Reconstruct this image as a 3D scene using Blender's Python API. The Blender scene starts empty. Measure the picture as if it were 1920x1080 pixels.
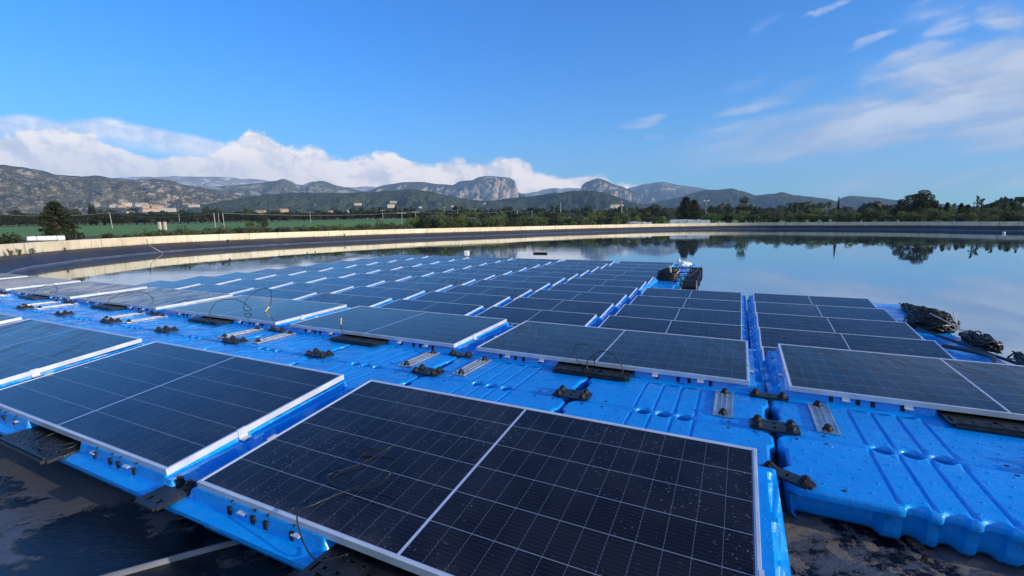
import bpy, bmesh, math, random
from mathutils import Vector, Matrix, noise
random.seed(7)
D = bpy.data; SC = bpy.context.scene; COL = SC.collection
PI = math.pi
# ------------------------------------------------------------------ survey of the place
F, PITCH, ROLL, YAW = 870.9, 0.1430, -0.0120, -0.4547
EU = Vector((math.cos(YAW), math.sin(YAW))); EV = Vector((-math.sin(YAW), math.cos(YAW)))
U0 = -2.1588; PU = 2.5236; PV = 1.3222; PL, PW = 2.278, 1.134
WATER = -2.15; FL_A = -1.240; FL_B = -1.995
def W(u, v, z=0.0):
    p = EU*(u+U0)+EV*v
    return Vector((p.x, p.y, z))
def uv(p): 
    q = Vector((p[0], p[1])); return (q.dot(EU)-U0, q.dot(EV))
_Rx = Matrix(((1,0,0),(0,math.cos(PITCH),-math.sin(PITCH)),(0,math.sin(PITCH),math.cos(PITCH))))
_Ry = Matrix(((math.cos(ROLL),0,math.sin(ROLL)),(0,1,0),(-math.sin(ROLL),0,math.cos(ROLL))))
CR = _Ry @ _Rx
def ray(x, y): return CR.transposed() @ Vector(((x-960)/F, 1, -(y-540)/F))
def on(x, y, z):                       # survey sight line met with a level plane
    d = ray(x, y); return d*(z/d.z)
def far(x, y, r):                      # sight line at horizontal range r
    d = ray(x, y); return d*(r/math.hypot(d.x, d.y))

# ------------------------------------------------------------------ object helpers
def link(o, parent=None):
    COL.objects.link(o)
    if parent is not None: o.parent = parent
    return o
def tag(o, label=None, cat=None, group=None, kind=None):
    if label: o['label'] = label
    if cat: o['category'] = cat
    if group: o['group'] = group
    if kind: o['kind'] = kind
    return o
def empty(name, label, cat, loc, rz=0, group=None, rot=None):
    o = D.objects.new(name, None); link(o); o.location = loc
    o.rotation_euler = rot if rot else (0, 0, rz); o.empty_display_size = .1
    return tag(o, label, cat, group)
def copy_tree(o, parent=None):
    c = o.copy(); link(c, parent)
    for ch in o.children: copy_tree(ch, c)
    return c
class MB:
    def __init__(s): s.v = []; s.f = []; s.m = []
    def add(s, vs, fs, mi=0):
        b = len(s.v); s.v += [tuple(p) for p in vs]
        for f in fs: s.f.append([i+b for i in f]); s.m.append(mi)
    def box(s, x0, x1, y0, y1, z0, z1, mi=0, M=None):
        vs = [Vector((x, y, z)) for z in (z0, z1) for y in (y0, y1) for x in (x0, x1)]
        if M: vs = [M @ p for p in vs]
        s.add(vs, [(0,2,3,1),(4,5,7,6),(0,1,5,4),(2,6,7,3),(0,4,6,2),(1,3,7,5)], mi)
    def cyl(s, p0, p1, r0, r1=None, n=8, mi=0, caps=True):
        r1 = r0 if r1 is None else r1
        p0, p1 = Vector(p0), Vector(p1); d = (p1-p0).normalized()
        a = d.orthogonal().normalized(); b = d.cross(a)
        vs = [p0+(a*math.cos(2*PI*i/n)+b*math.sin(2*PI*i/n))*r0 for i in range(n)] + \
             [p1+(a*math.cos(2*PI*i/n)+b*math.sin(2*PI*i/n))*r1 for i in range(n)]
        fs = [(i, (i+1) % n, n+(i+1) % n, n+i) for i in range(n)]
        if caps: fs += [tuple(range(n))[::-1], tuple(range(n, 2*n))]
        s.add(vs, fs, mi)
    def tube(s, pts, r, n=6, mi=0):
        pts = [Vector(p) for p in pts]; vs = []; fs = []
        rr = r if isinstance(r, (list, tuple)) else [r]*len(pts)
        a = None
        for i, p in enumerate(pts):
            d = (pts[min(i+1, len(pts)-1)]-pts[max(i-1, 0)])
            d = d.normalized() if d.length > 1e-9 else Vector((0,0,1))
            a = (a-d*a.dot(d)) if a is not None else d.orthogonal()
            a = a.normalized() if a.length > 1e-6 else d.orthogonal().normalized()
            b = d.cross(a)
            vs += [p+(a*math.cos(2*PI*k/n)+b*math.sin(2*PI*k/n))*rr[i] for k in range(n)]
        for i in range(len(pts)-1):
            for k in range(n):
                fs.append((i*n+k, i*n+(k+1) % n, (i+1)*n+(k+1) % n, (i+1)*n+k))
        fs += [tuple(range(n))[::-1], tuple(range((len(pts)-1)*n, len(pts)*n))]
        s.add(vs, fs, mi)
    def mesh(s, name, mats, smooth=False):
        me = D.meshes.new(name); me.from_pydata(s.v, [], s.f)
        for m in (mats if isinstance(mats, (list, tuple)) else [mats]): me.materials.append(m)
        if any(s.m): me.polygons.foreach_set('material_index', s.m)
        if smooth: me.polygons.foreach_set('use_smooth', [True]*len(me.polygons))
        me.update(); return me
    def build(s, name, mats, parent=None, smooth=False):
        return link(D.objects.new(name, s.mesh(name, mats, smooth)), parent)
def autosmooth(o, deg=35):
    me = o.data
    me.polygons.foreach_set('use_smooth', [True]*len(me.polygons))
    me.set_sharp_from_angle(angle=math.radians(deg))
def crom(pts, sub):
    out = []
    n = len(pts)
    for i in range(n-1):
        p0, p1, p2, p3 = pts[max(i-1,0)], pts[i], pts[i+1], pts[min(i+2,n-1)]
        for k in range(sub):
            t = k/sub
            out.append(tuple(.5*((2*b)+(-a+c)*t+(2*a-5*b+4*c-d)*t*t+(-a+3*b-3*c+d)*t**3) for a,b,c,d in zip(p0,p1,p2,p3)))
    out.append(tuple(pts[-1])); return out
def ss(a, b, x):
    t = max(0., min(1., (x-a)/(b-a))); return t*t*(3-2*t)
def fbm(x, y, z=0., o=4, s=1.):
    return noise.fractal(Vector((x*s, y*s, z)), .9, 2.1, o)
def ordn(n):
    names = 'first second third fourth fifth sixth seventh eighth ninth tenth eleventh twelfth thirteenth fourteenth fifteenth sixteenth seventeenth eighteenth nineteenth twentieth'.split()
    if n <= 20: return names[n-1]
    return '%d%s' % (n, {1:'st',2:'nd',3:'rd'}.get(n % 10, 'th'))

# ------------------------------------------------------------------ node helpers
class S:                                # a socket with arithmetic
    def __init__(s, nt, k): s.nt = nt; s.k = k
    def _m(s, op, *a, clamp=False):
        n = s.nt.nodes.new('ShaderNodeMath'); n.operation = op; n.use_clamp = clamp
        for i, x in enumerate((s,)+a):
            if isinstance(x, S): s.nt.links.new(x.k, n.inputs[i])
            else: n.inputs[i].default_value = x
        return S(s.nt, n.outputs[0])
    def __add__(s, o): return s._m('ADD', o)
    __radd__ = __add__
    def __mul__(s, o): return s._m('MULTIPLY', o)
    __rmul__ = __mul__
    def __sub__(s, o): return s._m('SUBTRACT', o)
    def __rsub__(s, o): return (s*-1)+o
    def __truediv__(s, o): return s._m('DIVIDE', o)
    def abs(s): return s._m('ABSOLUTE')
    def pp(s, o): return s._m('PINGPONG', o)
    def lt(s, o): return s._m('LESS_THAN', o)
    def gt(s, o): return s._m('GREATER_THAN', o)
    def max(s, o): return s._m('MAXIMUM', o)
    def min(s, o): return s._m('MINIMUM', o)
    def pow(s, o): return s._m('POWER', o)
    def clamp(s): return s._m('ADD', 0., clamp=True)
    def ramp(s, a, b, lo=0., hi=1.):      # smooth step
        n = s.nt.nodes.new('ShaderNodeMapRange'); n.interpolation_type = 'SMOOTHSTEP'
        s.nt.links.new(s.k, n.inputs[0])
        for i, x in enumerate((a, b, lo, hi)): n.inputs[1+i].default_value = x
        return S(s.nt, n.outputs[0])
class Mat:
    def __init__(s, name, base=(.5,.5,.5), rough=.5, metal=0., spec=None, ior=None):
        s.m = D.materials.new(name); s.m.use_nodes = True; s.nt = s.m.node_tree
        s.b = s.nt.nodes['Principled BSDF']
        s.b.inputs['Base Color'].default_value = (*base, 1); s.b.inputs['Roughness'].default_value = rough
        s.b.inputs['Metallic'].default_value = metal
        if ior: s.b.inputs['IOR'].default_value = ior
        if spec is not None: s.b.inputs['Specular IOR Level'].default_value = spec
    def co(s, kind='Object', scale=(1,1,1), loc=(0,0,0), rot=(0,0,0)):
        if kind == 'World':
            n = s.nt.nodes.new('ShaderNodeNewGeometry'); out = n.outputs['Position']
        else:
            n = s.nt.nodes.new('ShaderNodeTexCoord'); out = n.outputs[kind]
        mp = s.nt.nodes.new('ShaderNodeMapping'); s.nt.links.new(out, mp.inputs[0])
        mp.inputs['Scale'].default_value = scale; mp.inputs['Location'].default_value = loc; mp.inputs['Rotation'].default_value = rot
        return mp.outputs[0]
    def xyz(s, vec):
        n = s.nt.nodes.new('ShaderNodeSeparateXYZ'); s.nt.links.new(vec, n.inputs[0])
        return [S(s.nt, n.outputs[i]) for i in range(3)]
    def noise(s, vec, scale=5., detail=4., rough=.55, dist=0.):
        n = s.nt.nodes.new('ShaderNodeTexNoise'); s.nt.links.new(vec, n.inputs['Vector'])
        n.inputs['Scale'].default_value = scale; n.inputs['Detail'].default_value = detail
        n.inputs['Roughness'].default_value = rough; n.inputs['Distortion'].default_value = dist
        return S(s.nt, n.outputs['Fac'])
    def voro(s, vec, scale=5., rand=1., feat='F1'):
        n = s.nt.nodes.new('ShaderNodeTexVoronoi'); s.nt.links.new(vec, n.inputs['Vector'])
        n.feature = feat; n.inputs['Scale'].default_value = scale; n.inputs['Randomness'].default_value = rand
        return S(s.nt, n.outputs['Distance'])
    def rnd(s):
        n = s.nt.nodes.new('ShaderNodeObjectInfo'); return S(s.nt, n.outputs['Random'])
    def mix(s, f, a, b):
        n = s.nt.nodes.new('ShaderNodeMix'); n.data_type = 'RGBA'
        def put(i, x):
            if isinstance(x, S): s.nt.links.new(x.k, n.inputs[i])
            elif isinstance(x, (tuple, list)): n.inputs[i].default_value = (*x, 1) if len(x) == 3 else x
            elif isinstance(x, (int, float)): n.inputs[i].default_value = x
            else: s.nt.links.new(x, n.inputs[i])
        put(0, f); put(6, a); put(7, b)
        return n.outputs[2]
    def set(s, name, x):
        if isinstance(x, S): x = x.k
        s.nt.links.new(x, s.b.inputs[name])
    def bump(s, h, strength=.5, dist=.01, prev=None):
        n = s.nt.nodes.new('ShaderNodeBump'); n.inputs['Strength'].default_value = strength; n.inputs['Distance'].default_value = dist
        s.nt.links.new(h.k, n.inputs['Height'])
        if prev is not None: s.nt.links.new(prev, n.inputs['Normal'])
        s.nt.links.new(n.outputs[0], s.b.inputs['Normal']); return n.outputs[0]

# ------------------------------------------------------------------ materials
def mat_simple(name, base, rough=.5, metal=0., var=.25, scale=8., bump=0., bscale=40.):
    m = Mat(name, base, rough, metal)
    c = m.co('Object'); n = m.noise(c, scale, 5)
    m.set('Base Color', m.mix(n.ramp(.3, .7), tuple(x*(1-var) for x in base), tuple(min(1, x*(1+var)) for x in base)))
    m.set('Roughness', (n*.25+(rough-.12)).clamp())
    if bump: m.bump(m.noise(c, bscale, 4), bump, .01)
    return m.m

def mat_glass():
    m = Mat('panel_glass', (.006,.008,.02), .12, ior=1.31)
    c = m.co('Object'); x, y, z = m.xyz(c)
    xa = (x-PL/2).abs()
    col = (xa-.008).pp(.0924/2).lt(.0011)*xa.gt(.02)           # gaps between cells
    row = (y-.018).pp(.183/2).lt(.0016)
    mid = xa.lt(.0065)
    bus = (y-.018).pp(.0183/2).lt(.0008)
    edge = ((x.lt(.019)).max(x.gt(PL-.019))).max((y.lt(.019)).max(y.gt(PW-.019)))
    r = m.rnd()
    cw = m.co('World', (1,1,1))
    celln = m.noise(m.co('Object', (5.4, 5.4, 1)), 1.0, 0)
    base = m.mix(celln.ramp(.35,.65), (.009,.008,.012), (.014,.013,.018))
    base = m.mix(bus*.35, base, (.06,.075,.12))
    base = m.mix(col*(y.pp(.0092).gt(.003)*.34+.06), base, (.30,.36,.50))
    base = m.mix(row*.60, base, (.36,.42,.55))
    base = m.mix(mid.max(edge)*.9, base, (.50,.58,.75))
    # dried and fresh water drops, and mud specks
    wv = m.co('World')
    dn = m.noise(wv, 2.2, 3)
    dr = m.voro(wv, 42.); dr2 = m.voro(wv, 95.)
    drops = dr.lt(.16)*dn.ramp(.42,.62) + dr2.lt(.17)*dn.ramp(.5,.7)
    base = m.mix(drops.clamp()*.32, base, (.30,.35,.45))
    film = m.noise(wv, 1.4, 6, .65).ramp(.50,.75)*r.ramp(.1,.9)
    base = m.mix(film*.10, base, (.22,.21,.20))
    lowd = y.ramp(.0,.10,1.,0.)*m.noise(wv, 6., 5, .6).ramp(.40,.65)
    base = m.mix(lowd*.16, base, (.22,.21,.19))
    spl = m.voro(wv, 2.3).lt(.035)*m.noise(wv, 40., 3).gt(.45)
    base = m.mix(spl*.6, base, (.6,.6,.56))
    m.set('Base Color', base)
    # run-off streaks down the slope of each panel, dew film varying from panel to panel
    st = m.noise(m.co('World', (7,1.0,1), rot=(0,0,-YAW)), 1.6, 5, .6, .5)
    wet = r.ramp(.25,.85)
    rough = (st.ramp(.42,.60)*.22*wet + drops*.10 + .04 + m.noise(wv, .7, 2).ramp(.35,.7)*.06).clamp()
    wx_, wy_, wz_ = m.xyz(wv); m.set('IOR', wx_.ramp(-5., 1.2, .26, 0.)*m.noise(wv, .5, 3).ramp(.35,.6,.6,1.)+1.30)
    m.set('Roughness', rough)
    h = st*.8*wet + drops*.5 + m.noise(wv, 55., 3)*.12 + m.noise(m.co('World', (9,1.6,1), rot=(0,0,-YAW)), 6., 4, .6)*.45*wet
    m.bump(h, .16, .004)
    return m.m

def mat_float():
    m = Mat('blue_float_plastic', (.0,.16,.75), .34, ior=1.46)
    c = m.co('World'); co = m.co('Object')
    n = m.noise(c, 1.3, 5); n2 = m.noise(c, 14., 5)
    r = m.rnd()
    a = m.mix(n.ramp(.3,.7), (.0,.265,.74), (.0,.33,.88))
    a = m.mix(r*.40, a, (.0,.21,.62))
    grime = m.noise(m.co('World', (2,7,2), rot=(0,0,-YAW)), 3.2, 7, .68).ramp(.56,.80)
    a = m.mix(grime*.28, a, (.04,.10,.13))
    sp = m.voro(c, 46.).lt(.10)*n2.gt(.5)
    a = m.mix(sp*.3, a, (.35,.55,.85))
    m.set('Base Color', a)
    wet = m.noise(m.co('World', (2.2,9,2), rot=(0,0,-YAW)), 1.7, 6, .6).ramp(.42,.55)
    px_, py_, pz_ = m.xyz(c); lft = px_.ramp(-5.5, 1.0, 1., 0.)
    m.set('IOR', lft*.22+1.46)
    m.set('Roughness', (wet*-.30+.40+n2*.08-lft*.06).clamp())
    drops = m.voro(c, 70.).ramp(.05,.35)
    m.bump(n2*.5+m.noise(c, 5., 3)*1.6+drops*-.35, .45, .010)
    return m.m

def mat_liner():
    m = Mat('geomembrane', (.02,.022,.026), .4, ior=1.5)
    c = m.co('World'); cr = m.co('World', (1,3.2,1), rot=(0,0,.95))
    a1 = m.noise(cr, .60, 9, .66, .35)
    a2 = m.noise(c, 2.2, 10, .72, .3)
    x, y, z = m.xyz(c)
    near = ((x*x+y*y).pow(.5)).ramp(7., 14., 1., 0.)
    dust_sheen = (a1*.55+a2*.45).ramp(.462,.492)*near
    mud = m.noise(c, 3.4, 10, .74, .5).ramp(.535,.56)*near*x.ramp(-.3,1.0)
    mud2 = m.noise(cr, 1.1, 8, .7, .4).ramp(.60,.72)*near
    dcol = m.mix(m.noise(c, .9, 5).ramp(.4,.6), (.075,.090,.118), (.085,.080,.075))  # bluish tone paints sky reflected on wet liner, brownish one is dried dirt
    b = m.mix(dust_sheen, (.005,.0055,.007), dcol)
    b = m.mix(mud2*.45, b, (.055,.05,.045))
    b = m.mix(mud*.8, b, (.17,.145,.12))
    fine = m.noise(c, 60., 6, .7)
    b = m.mix(fine.ramp(.62,.75)*.35*near, b, (.10,.095,.09))
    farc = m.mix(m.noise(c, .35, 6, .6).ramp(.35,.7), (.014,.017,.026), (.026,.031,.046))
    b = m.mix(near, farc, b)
    m.set('Base Color', b)
    m.set('Roughness', (dust_sheen*.20+.20+mud*.35+a2*.10+(near*-1+1)*.25).clamp())
    m.bump(m.noise(cr, 3.0, 6, .6)*1.0+m.noise(c, 30., 6, .65)*.6+dust_sheen*.5+mud*.5, .45, .02)
    return m.m

def mat_water():
    m = Mat('basin_water', (.05,.085,.11), .012, ior=1.55)
    c = m.co('World', (1,1,1)); 
    n = m.noise(m.co('World', (.6,1.5,1)), .9, 4, .6)
    patch = m.noise(c, .045, 3).ramp(.42,.62)
    n3 = m.noise(c, 7., 3)
    nm = m.bump(n*(patch*.85+.15)*1.0+n3*.10*patch, .10, .05)
    g = m.nt.nodes.new('ShaderNodeBsdfGlossy'); g.inputs['Color'].default_value = (.80,.92,1.0,1); g.inputs['Roughness'].default_value = .01
    m.nt.links.new(nm, g.inputs['Normal']); mx = m.nt.nodes.new('ShaderNodeMixShader'); mx.inputs[0].default_value = .42
    m.nt.links.new(m.b.outputs[0], mx.inputs[1]); m.nt.links.new(g.outputs[0], mx.inputs[2]); m.nt.links.new(mx.outputs[0], m.nt.nodes['Material Output'].inputs[0])
    return m.m

def mat_ground():
    m = Mat('field_ground', (.06,.1,.03), .9, spec=.1)
    c = m.co('World'); x, y, z = m.xyz(c)
    big = m.noise(c, .004, 4); mid = m.noise(c, .05, 6); fine = m.noise(c, 1.2, 6)
    r = (x*x+y*y).pow(.5)
    field = m.mix(mid.ramp(.3,.7), (.135,.250,.066), (.165,.285,.080))
    field = m.mix(fine.ramp(.4,.75)*.35, field, (.13,.19,.08))
    band = m.noise(m.co('World', (1,3.5,1), rot=(0,0,.35)), .012, 3).ramp(.56,.60)
    field = m.mix(band*.5, field, (.13,.20,.07))
    plain = m.mix(m.noise(m.co('World', (1,2.5,1)), .006, 6, .6).ramp(.44,.56), (.065,.080,.038), (.30,.23,.14))
    plain = m.mix(m.noise(c, .03, 6, .7).ramp(.45,.6)*.7, plain, (.025,.035,.016))
    b = m.mix(r.ramp(330., 420.), field, plain)
    verge = m.mix(fine.ramp(.4,.7), (.17,.135,.085), (.06,.085,.03))
    d = ((x-12)*(x-12)*.75+(y-38)*(y-38)).pow(.5)
    b = m.mix(d.ramp(62., 76.), verge, b)
    m.set('Base Color', b); m.bump(fine, .5, .1)
    return m.m

def mat_hill(name, g1, g2, rock, amt, rscale=.012, snow=None, cliff=0.):
    m = Mat(name, g1, .95, spec=.05)
    c = m.co('World')
    f = m.noise(c, .035, 8, .68); t = m.voro(c, .09)
    b = m.mix(f.ramp(.35,.65), g1, g2)
    b = m.mix(t.ramp(.2,.7)*.5, b, tuple(v*.45 for v in g1))
    rk = m.noise(m.co('World', (1,1,2.2)), rscale, 10, .72, .6)
    rkm = rk.ramp(.60-amt, .66-amt)*m.noise(c, .0018, 3).ramp(.35,.6,.25,1.)
    geo = m.nt.nodes.new('ShaderNodeNewGeometry'); nx, ny, nz = m.xyz(geo.outputs['True Normal'])
    if cliff:
        st = (nz.ramp(.30, .62, 1., 0.))
        rkm = rkm.max(st*(m.noise(m.co('World', (1,1,.35)), .02, 8, .7).ramp(.33,.50)))
    rc = m.mix(m.noise(m.co('World', (1,1,.25)), .03, 8, .7), tuple(v*.6 for v in rock), rock)
    b = m.mix(rkm, b, rc)
    m.set('Base Color', b)
    m.bump(t*-1+f*2, 1., 8.)
    return m.m

def mat_leaf(name, c1, c2, tr=.35):
    m = Mat(name, c1, .6, spec=.25)
    n = m.noise(m.co('World'), 1.1, 4); n2 = m.noise(m.co('World'), 9., 2)
    k = (n*.6+n2*.4).ramp(.35,.65)
    b = m.mix(k, c1, c2)
    b = m.mix(m.rnd()*.4, b, tuple(v*.6 for v in c1))
    m.set('Base Color', b)
    # a little light comes through the leaves
    t = m.nt.nodes.new('ShaderNodeBsdfTranslucent'); m.nt.links.new(b, t.inputs[0])
    mx = m.nt.nodes.new('ShaderNodeMixShader'); mx.inputs[0].default_value = tr
    out = m.nt.nodes['Material Output']
    m.nt.links.new(m.b.outputs[0], mx.inputs[1]); m.nt.links.new(t.outputs[0], mx.inputs[2]); m.nt.links.new(mx.outputs[0], out.inputs[0])
    return m.m

def mat_wall():
    m = Mat('rendered_wall', (.62,.54,.40), .85, spec=.2)
    c = m.co('World'); x, y, z = m.xyz(c)
    n = m.noise(c, .35, 6, .6); d = m.noise(m.co('World', (1,1,.25)), 2.3, 6, .7)
    b = m.mix(n.ramp(.35,.65), (.72,.60,.42), (.84,.72,.52))
    b = m.mix(d.ramp(.46,.70)*.6, b, (.40,.33,.24))
    b = m.mix(m.noise(m.co('World', (1,1,.08)), 5., 5, .6).ramp(.6,.75)*.45, b, (.30,.27,.22))
    low = z.ramp(-1.52,-1.32,1.,0.)*d.ramp(.35,.6)
    b = m.mix(low*.5, b, (.25,.23,.16))
    at = m.nt.nodes.new('ShaderNodeAttribute'); at.attribute_name = 'arc'; arc = S(m.nt, at.outputs['Fac'])
    jt = arc.pp(3.1).lt(.022).max((arc+1.3).pp(7.3).lt(.03))
    b = m.mix(jt*.65, b, (.16,.14,.11))
    m.set('Base Color', b); m.bump(d-jt*2., .4, .02)
    return m.m

M = {}
M['glass'] = mat_glass(); M['float'] = mat_float(); M['liner'] = mat_liner(); M['water'] = mat_water()
M['ground'] = mat_ground(); M['wall'] = mat_wall()
M['alu'] = mat_simple('anodised_aluminium', (.66,.68,.70), .34, .25, .10, 6.)
M['alu_worn'] = mat_simple('galvanised_plate', (.52,.53,.54), .38, .65, .25, 14., .3, 60.)
M['black'] = mat_simple('black_plastic', (.012,.013,.016), .42, 0, .5, 12., .35, 50.)
M['black2'] = mat_simple('black_hardware', (.02,.021,.024), .5, .2, .5, 20., .5, 80.)
M['hole_dark'] = mat_simple('hole_shade', (.006,.007,.008), .7)  # near-black colour standing for the shade inside holes
M['cable'] = mat_simple('cable_sheath', (.018,.018,.02), .45, 0, .3, 30.)
M['yellow'] = mat_simple('yellow_plug', (.75,.55,.12), .5)
M['netting'] = mat_simple('black_netting', (.012,.014,.010), .75, 0, .7, 9., .8, 30.)
M['pale'] = mat_simple('pale_rope', (.45,.38,.32), .9)
M['white'] = mat_simple('white_sheeting', (.78,.79,.80), .5, 0, .08, 5., .5, 12.)
M['strap'] = mat_simple('grey_strap', (.14,.14,.15), .7)
M['pole'] = mat_simple('concrete_pole', (.36,.34,.31), .9, 0, .15, 1.)
M['wood'] = mat_simple('weathered_wood', (.22,.18,.14), .9, 0, .3, 3.)
M['wire'] = mat_simple('overhead_wire', (.30,.30,.30), .6)
M['bark'] = mat_simple('bark', (.09,.065,.045), .95, 0, .4, 6., .8, 20.)
M['seam'] = mat_simple('weld_seam', (.16,.17,.19), .6, 0, .35, 3.)
M['plaster'] = mat_simple('house_plaster', (.55,.40,.27), .9, 0, .15, .2)
M['plaster2'] = mat_simple('white_plaster', (.58,.51,.42), .9, 0, .08, .2)
M['tile'] = mat_simple('roof_tile', (.50,.28,.18), .9, 0, .25, .4)
M['dark'] = mat_simple('window_dark', (.03,.035,.04), .3)
L1 = mat_leaf('pine_needles', (.055,.075,.030), (.100,.120,.045))
L2 = mat_leaf('shrub_leaves', (.100,.145,.045), (.200,.235,.075))
L3 = mat_leaf('olive_leaves', (.090,.110,.062), (.165,.175,.105))
L4 = mat_leaf('oak_leaves', (.032,.043,.018), (.066,.074,.031))
L5 = mat_leaf('dry_stems', (.24,.20,.11), (.15,.16,.06))

# ------------------------------------------------------------------ platform: solar panels
def panel_proto():
    root = empty('solar_panel', 'x', 'solar panel', (0,0,0))
    g = MB(); g.box(.010, PL-.010, .010, PW-.010, -.0075, -.0025)
    gl = g.build('glass', M['glass'], root)
    f = MB(); t = .013
    for (x0, x1, y0, y1) in ((0, PL, 0, t), (0, PL, PW-t, PW), (0, t, t, PW-t), (PL-t, PL, t, PW-t)):
        f.box(x0, x1, y0, y1, -.035, 0)
    for (x0, x1, y0, y1) in ((t, PL-t, t, .032), (t, PL-t, PW-.032, PW-t)): f.box(x0, x1, y0, y1, -.035, -.033)
    fr = f.build('frame', M['alu'], root)
    bv = fr.modifiers.new('b', 'BEVEL'); bv.width = .0016; bv.segments = 1
    b = MB(); b.box(.05, PL-.05, .05, PW-.05, -.012, -.009); b.build('backsheet', M['white'], root)
    for x in (.33, .66, 1.62, 1.95):
        c = MB(); c.box(x-.022, x+.022, -.030, .0, -.052, -.047); c.box(x-.022, x+.022, -.005, -.001, -.052, -.030)
        c.build('clip', M['alu'], root)
    for x, s in ((0, -1), (PL, 1)):
        c = MB(); a, bb = sorted((x, x+s*.04)); c.box(a, bb, .36, .41, -.052, -.047)
        a, bb = sorted((x+s*.001, x+s*.006)); c.box(a, bb, .36, .41, -.047, .0035)
        a, bb = sorted((x-s*.009, x+s*.006)); c.box(a, bb, .36, .41, .0035, .006)
        c.build('clip', M['alu'], root)
    return root
PROTO = {}
def once(key, fn):
    if key not in PROTO: PROTO[key] = fn(); return PROTO[key]
    return copy_tree(PROTO[key])

# ------------------------------------------------------------------ platform: panel-bearing float (heightfield)
FWID, FLEN = 2.505, 1.305
def hump(x, y):
    h = 0.
    for (a, b) in ((.07, .93), (1.575, 2.455)):
        wv = -.020+.020*math.cos(2*PI*y/.115) if (.13 < y < .26 or .42 < y < .62 or .76 < y < .95 or y > 1.10) else 0.
        e0, e1 = a+wv, b-wv
        top = (.050+.112*(y/FLEN))*(1-.24*ss(2.392, 2.40, x)-.24*(1-ss(.105, .12, x)))
        kx = ss(e0-.012, e0+.012, x)*(1-ss(e1-.012, e1+.012, x))
        ky = ss(.062, .076, y)*(1-ss(1.225, 1.245, y))
        # cross ribs
        rib = 0.
        for rx in (.30, .445, .56, .675, .80):
            q = rx if a < 1 else 2.51-rx
            rib = max(rib, 1-min(1, abs(x-q)/.010))
        yr = 0.
        for ry in (.30, .36, .62, .70, .98, 1.04):
            yr = max(yr, 1-min(1, abs(y-ry)/.010))
        h = max(h, kx*ky*(top-.010*rib*ss(.1,.16,y)-.008*yr))
    # curved tub rim round each end of the humps, between which the tray hangs
    rim = 0.
    for cx in (1.00, 1.505):
        rim = max(rim, math.exp(-((x-cx)/.022)**2)*ss(.08,.3,y)*(1-ss(1.15,1.25,y)))
    return max(h, rim*.030)
def panel_float():
    xs = set(); ys = set()
    x = 0.
    while x < FWID: xs.add(round(x, 4)); x += .03
    xs.add(FWID)
    for a in (.07, .112, .93, 1.575, 2.392, 2.455):
        for d in (-.036, -.024, -.012, 0, .012, .024, .036): xs.add(round(a+d, 4))
    slots = [.37, .52, .60, .755]; slots += [2.51-s for s in slots]
    for s in slots:
        for d in (-.0125, -.011, .011, .0125): xs.add(round(s+d, 4))
    y = 0.
    while y < FLEN: ys.add(round(y, 4)); y += .029
    ys.add(FLEN)
    for a in (.062, .069, .076, 1.225, 1.235, 1.245): ys.add(a)
    def thin(q, keep=()):
        q = sorted(q); out = [q[0]]
        for v in q[1:]:
            if v-out[-1] > .0012: out.append(v)
        return out
    xs, ys = thin(xs), thin(ys)
    m = MB(); nx, ny = len(xs), len(ys)
    def edge(x, y):                         # flange step near the outer rim
        d = min(x, FWID-x, y, FLEN-y); return -.012*(1-ss(.010, .022, d))
    vs = [(x, y, hump(x, y)+edge(x, y)) for y in ys for x in xs]
    fs = [(j*nx+i, j*nx+i+1, (j+1)*nx+i+1, (j+1)*nx+i) for j in range(ny-1) for i in range(nx-1)]
    m.add(vs, fs)
    # rim and body under the flange
    ring = []
    N = 120
    def outline(ins, wob):
        pts = []
        per = [(0,0),(FWID,0),(FWID,FLEN),(0,FLEN)]
        for k in range(4):
            a, b = per[k], per[(k+1) % 4]; n = 34 if k % 2 == 0 else 18
            for i in range(n):
                t = i/n; px = a[0]+(b[0]-a[0])*t; py = a[1]+(b[1]-a[1])*t
                L = math.hypot(b[0]-a[0], b[1]-a[1]); w = wob*math.sin(PI*t)**.5*math.cos(2*PI*t*L/.21)
                nxn, nyn = ((0,1),(-1,0),(0,-1),(1,0))[k]
                px = min(max(px, ins), FWID-ins); py = min(max(py, ins), FLEN-ins)
                pts.append((px+nxn*w*.5, py+nyn*w*.5))
        return pts
    rings = [(outline(0, 0), -.012), (outline(0, 0), -.030), (outline(.03, 0), -.034), (outline(.09, 0), -.06), (outline(.10, 0), -.16), (outline(.13, 0), -.19)]
    n = len(rings[0][0]); vs = [(px, py, z) for r, z in rings for (px, py) in r]
    fs = [(k*n+i, k*n+(i+1) % n, (k+1)*n+(i+1) % n, (k+1)*n+i) for k in range(len(rings)-1) for i in range(n)]
    fs = [tuple(reversed(f)) for f in fs]
    fs.append(tuple(range((len(rings)-1)*n, len(rings)*n))[::-1])
    m.add(vs, fs)
    o = m.build('panel_float', M['float']); autosmooth(o, 40)
    for s in slots:
        c = MB(); c.box(s-.011, s+.011, .060, .075, .006, .040); c.box(s-.003, s+.003, .075, .30, .046, .063)
        so = c.build('slot', M['hole_dark'], o)  # solid black boxes paint the shade of the open slots
    return o

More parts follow.
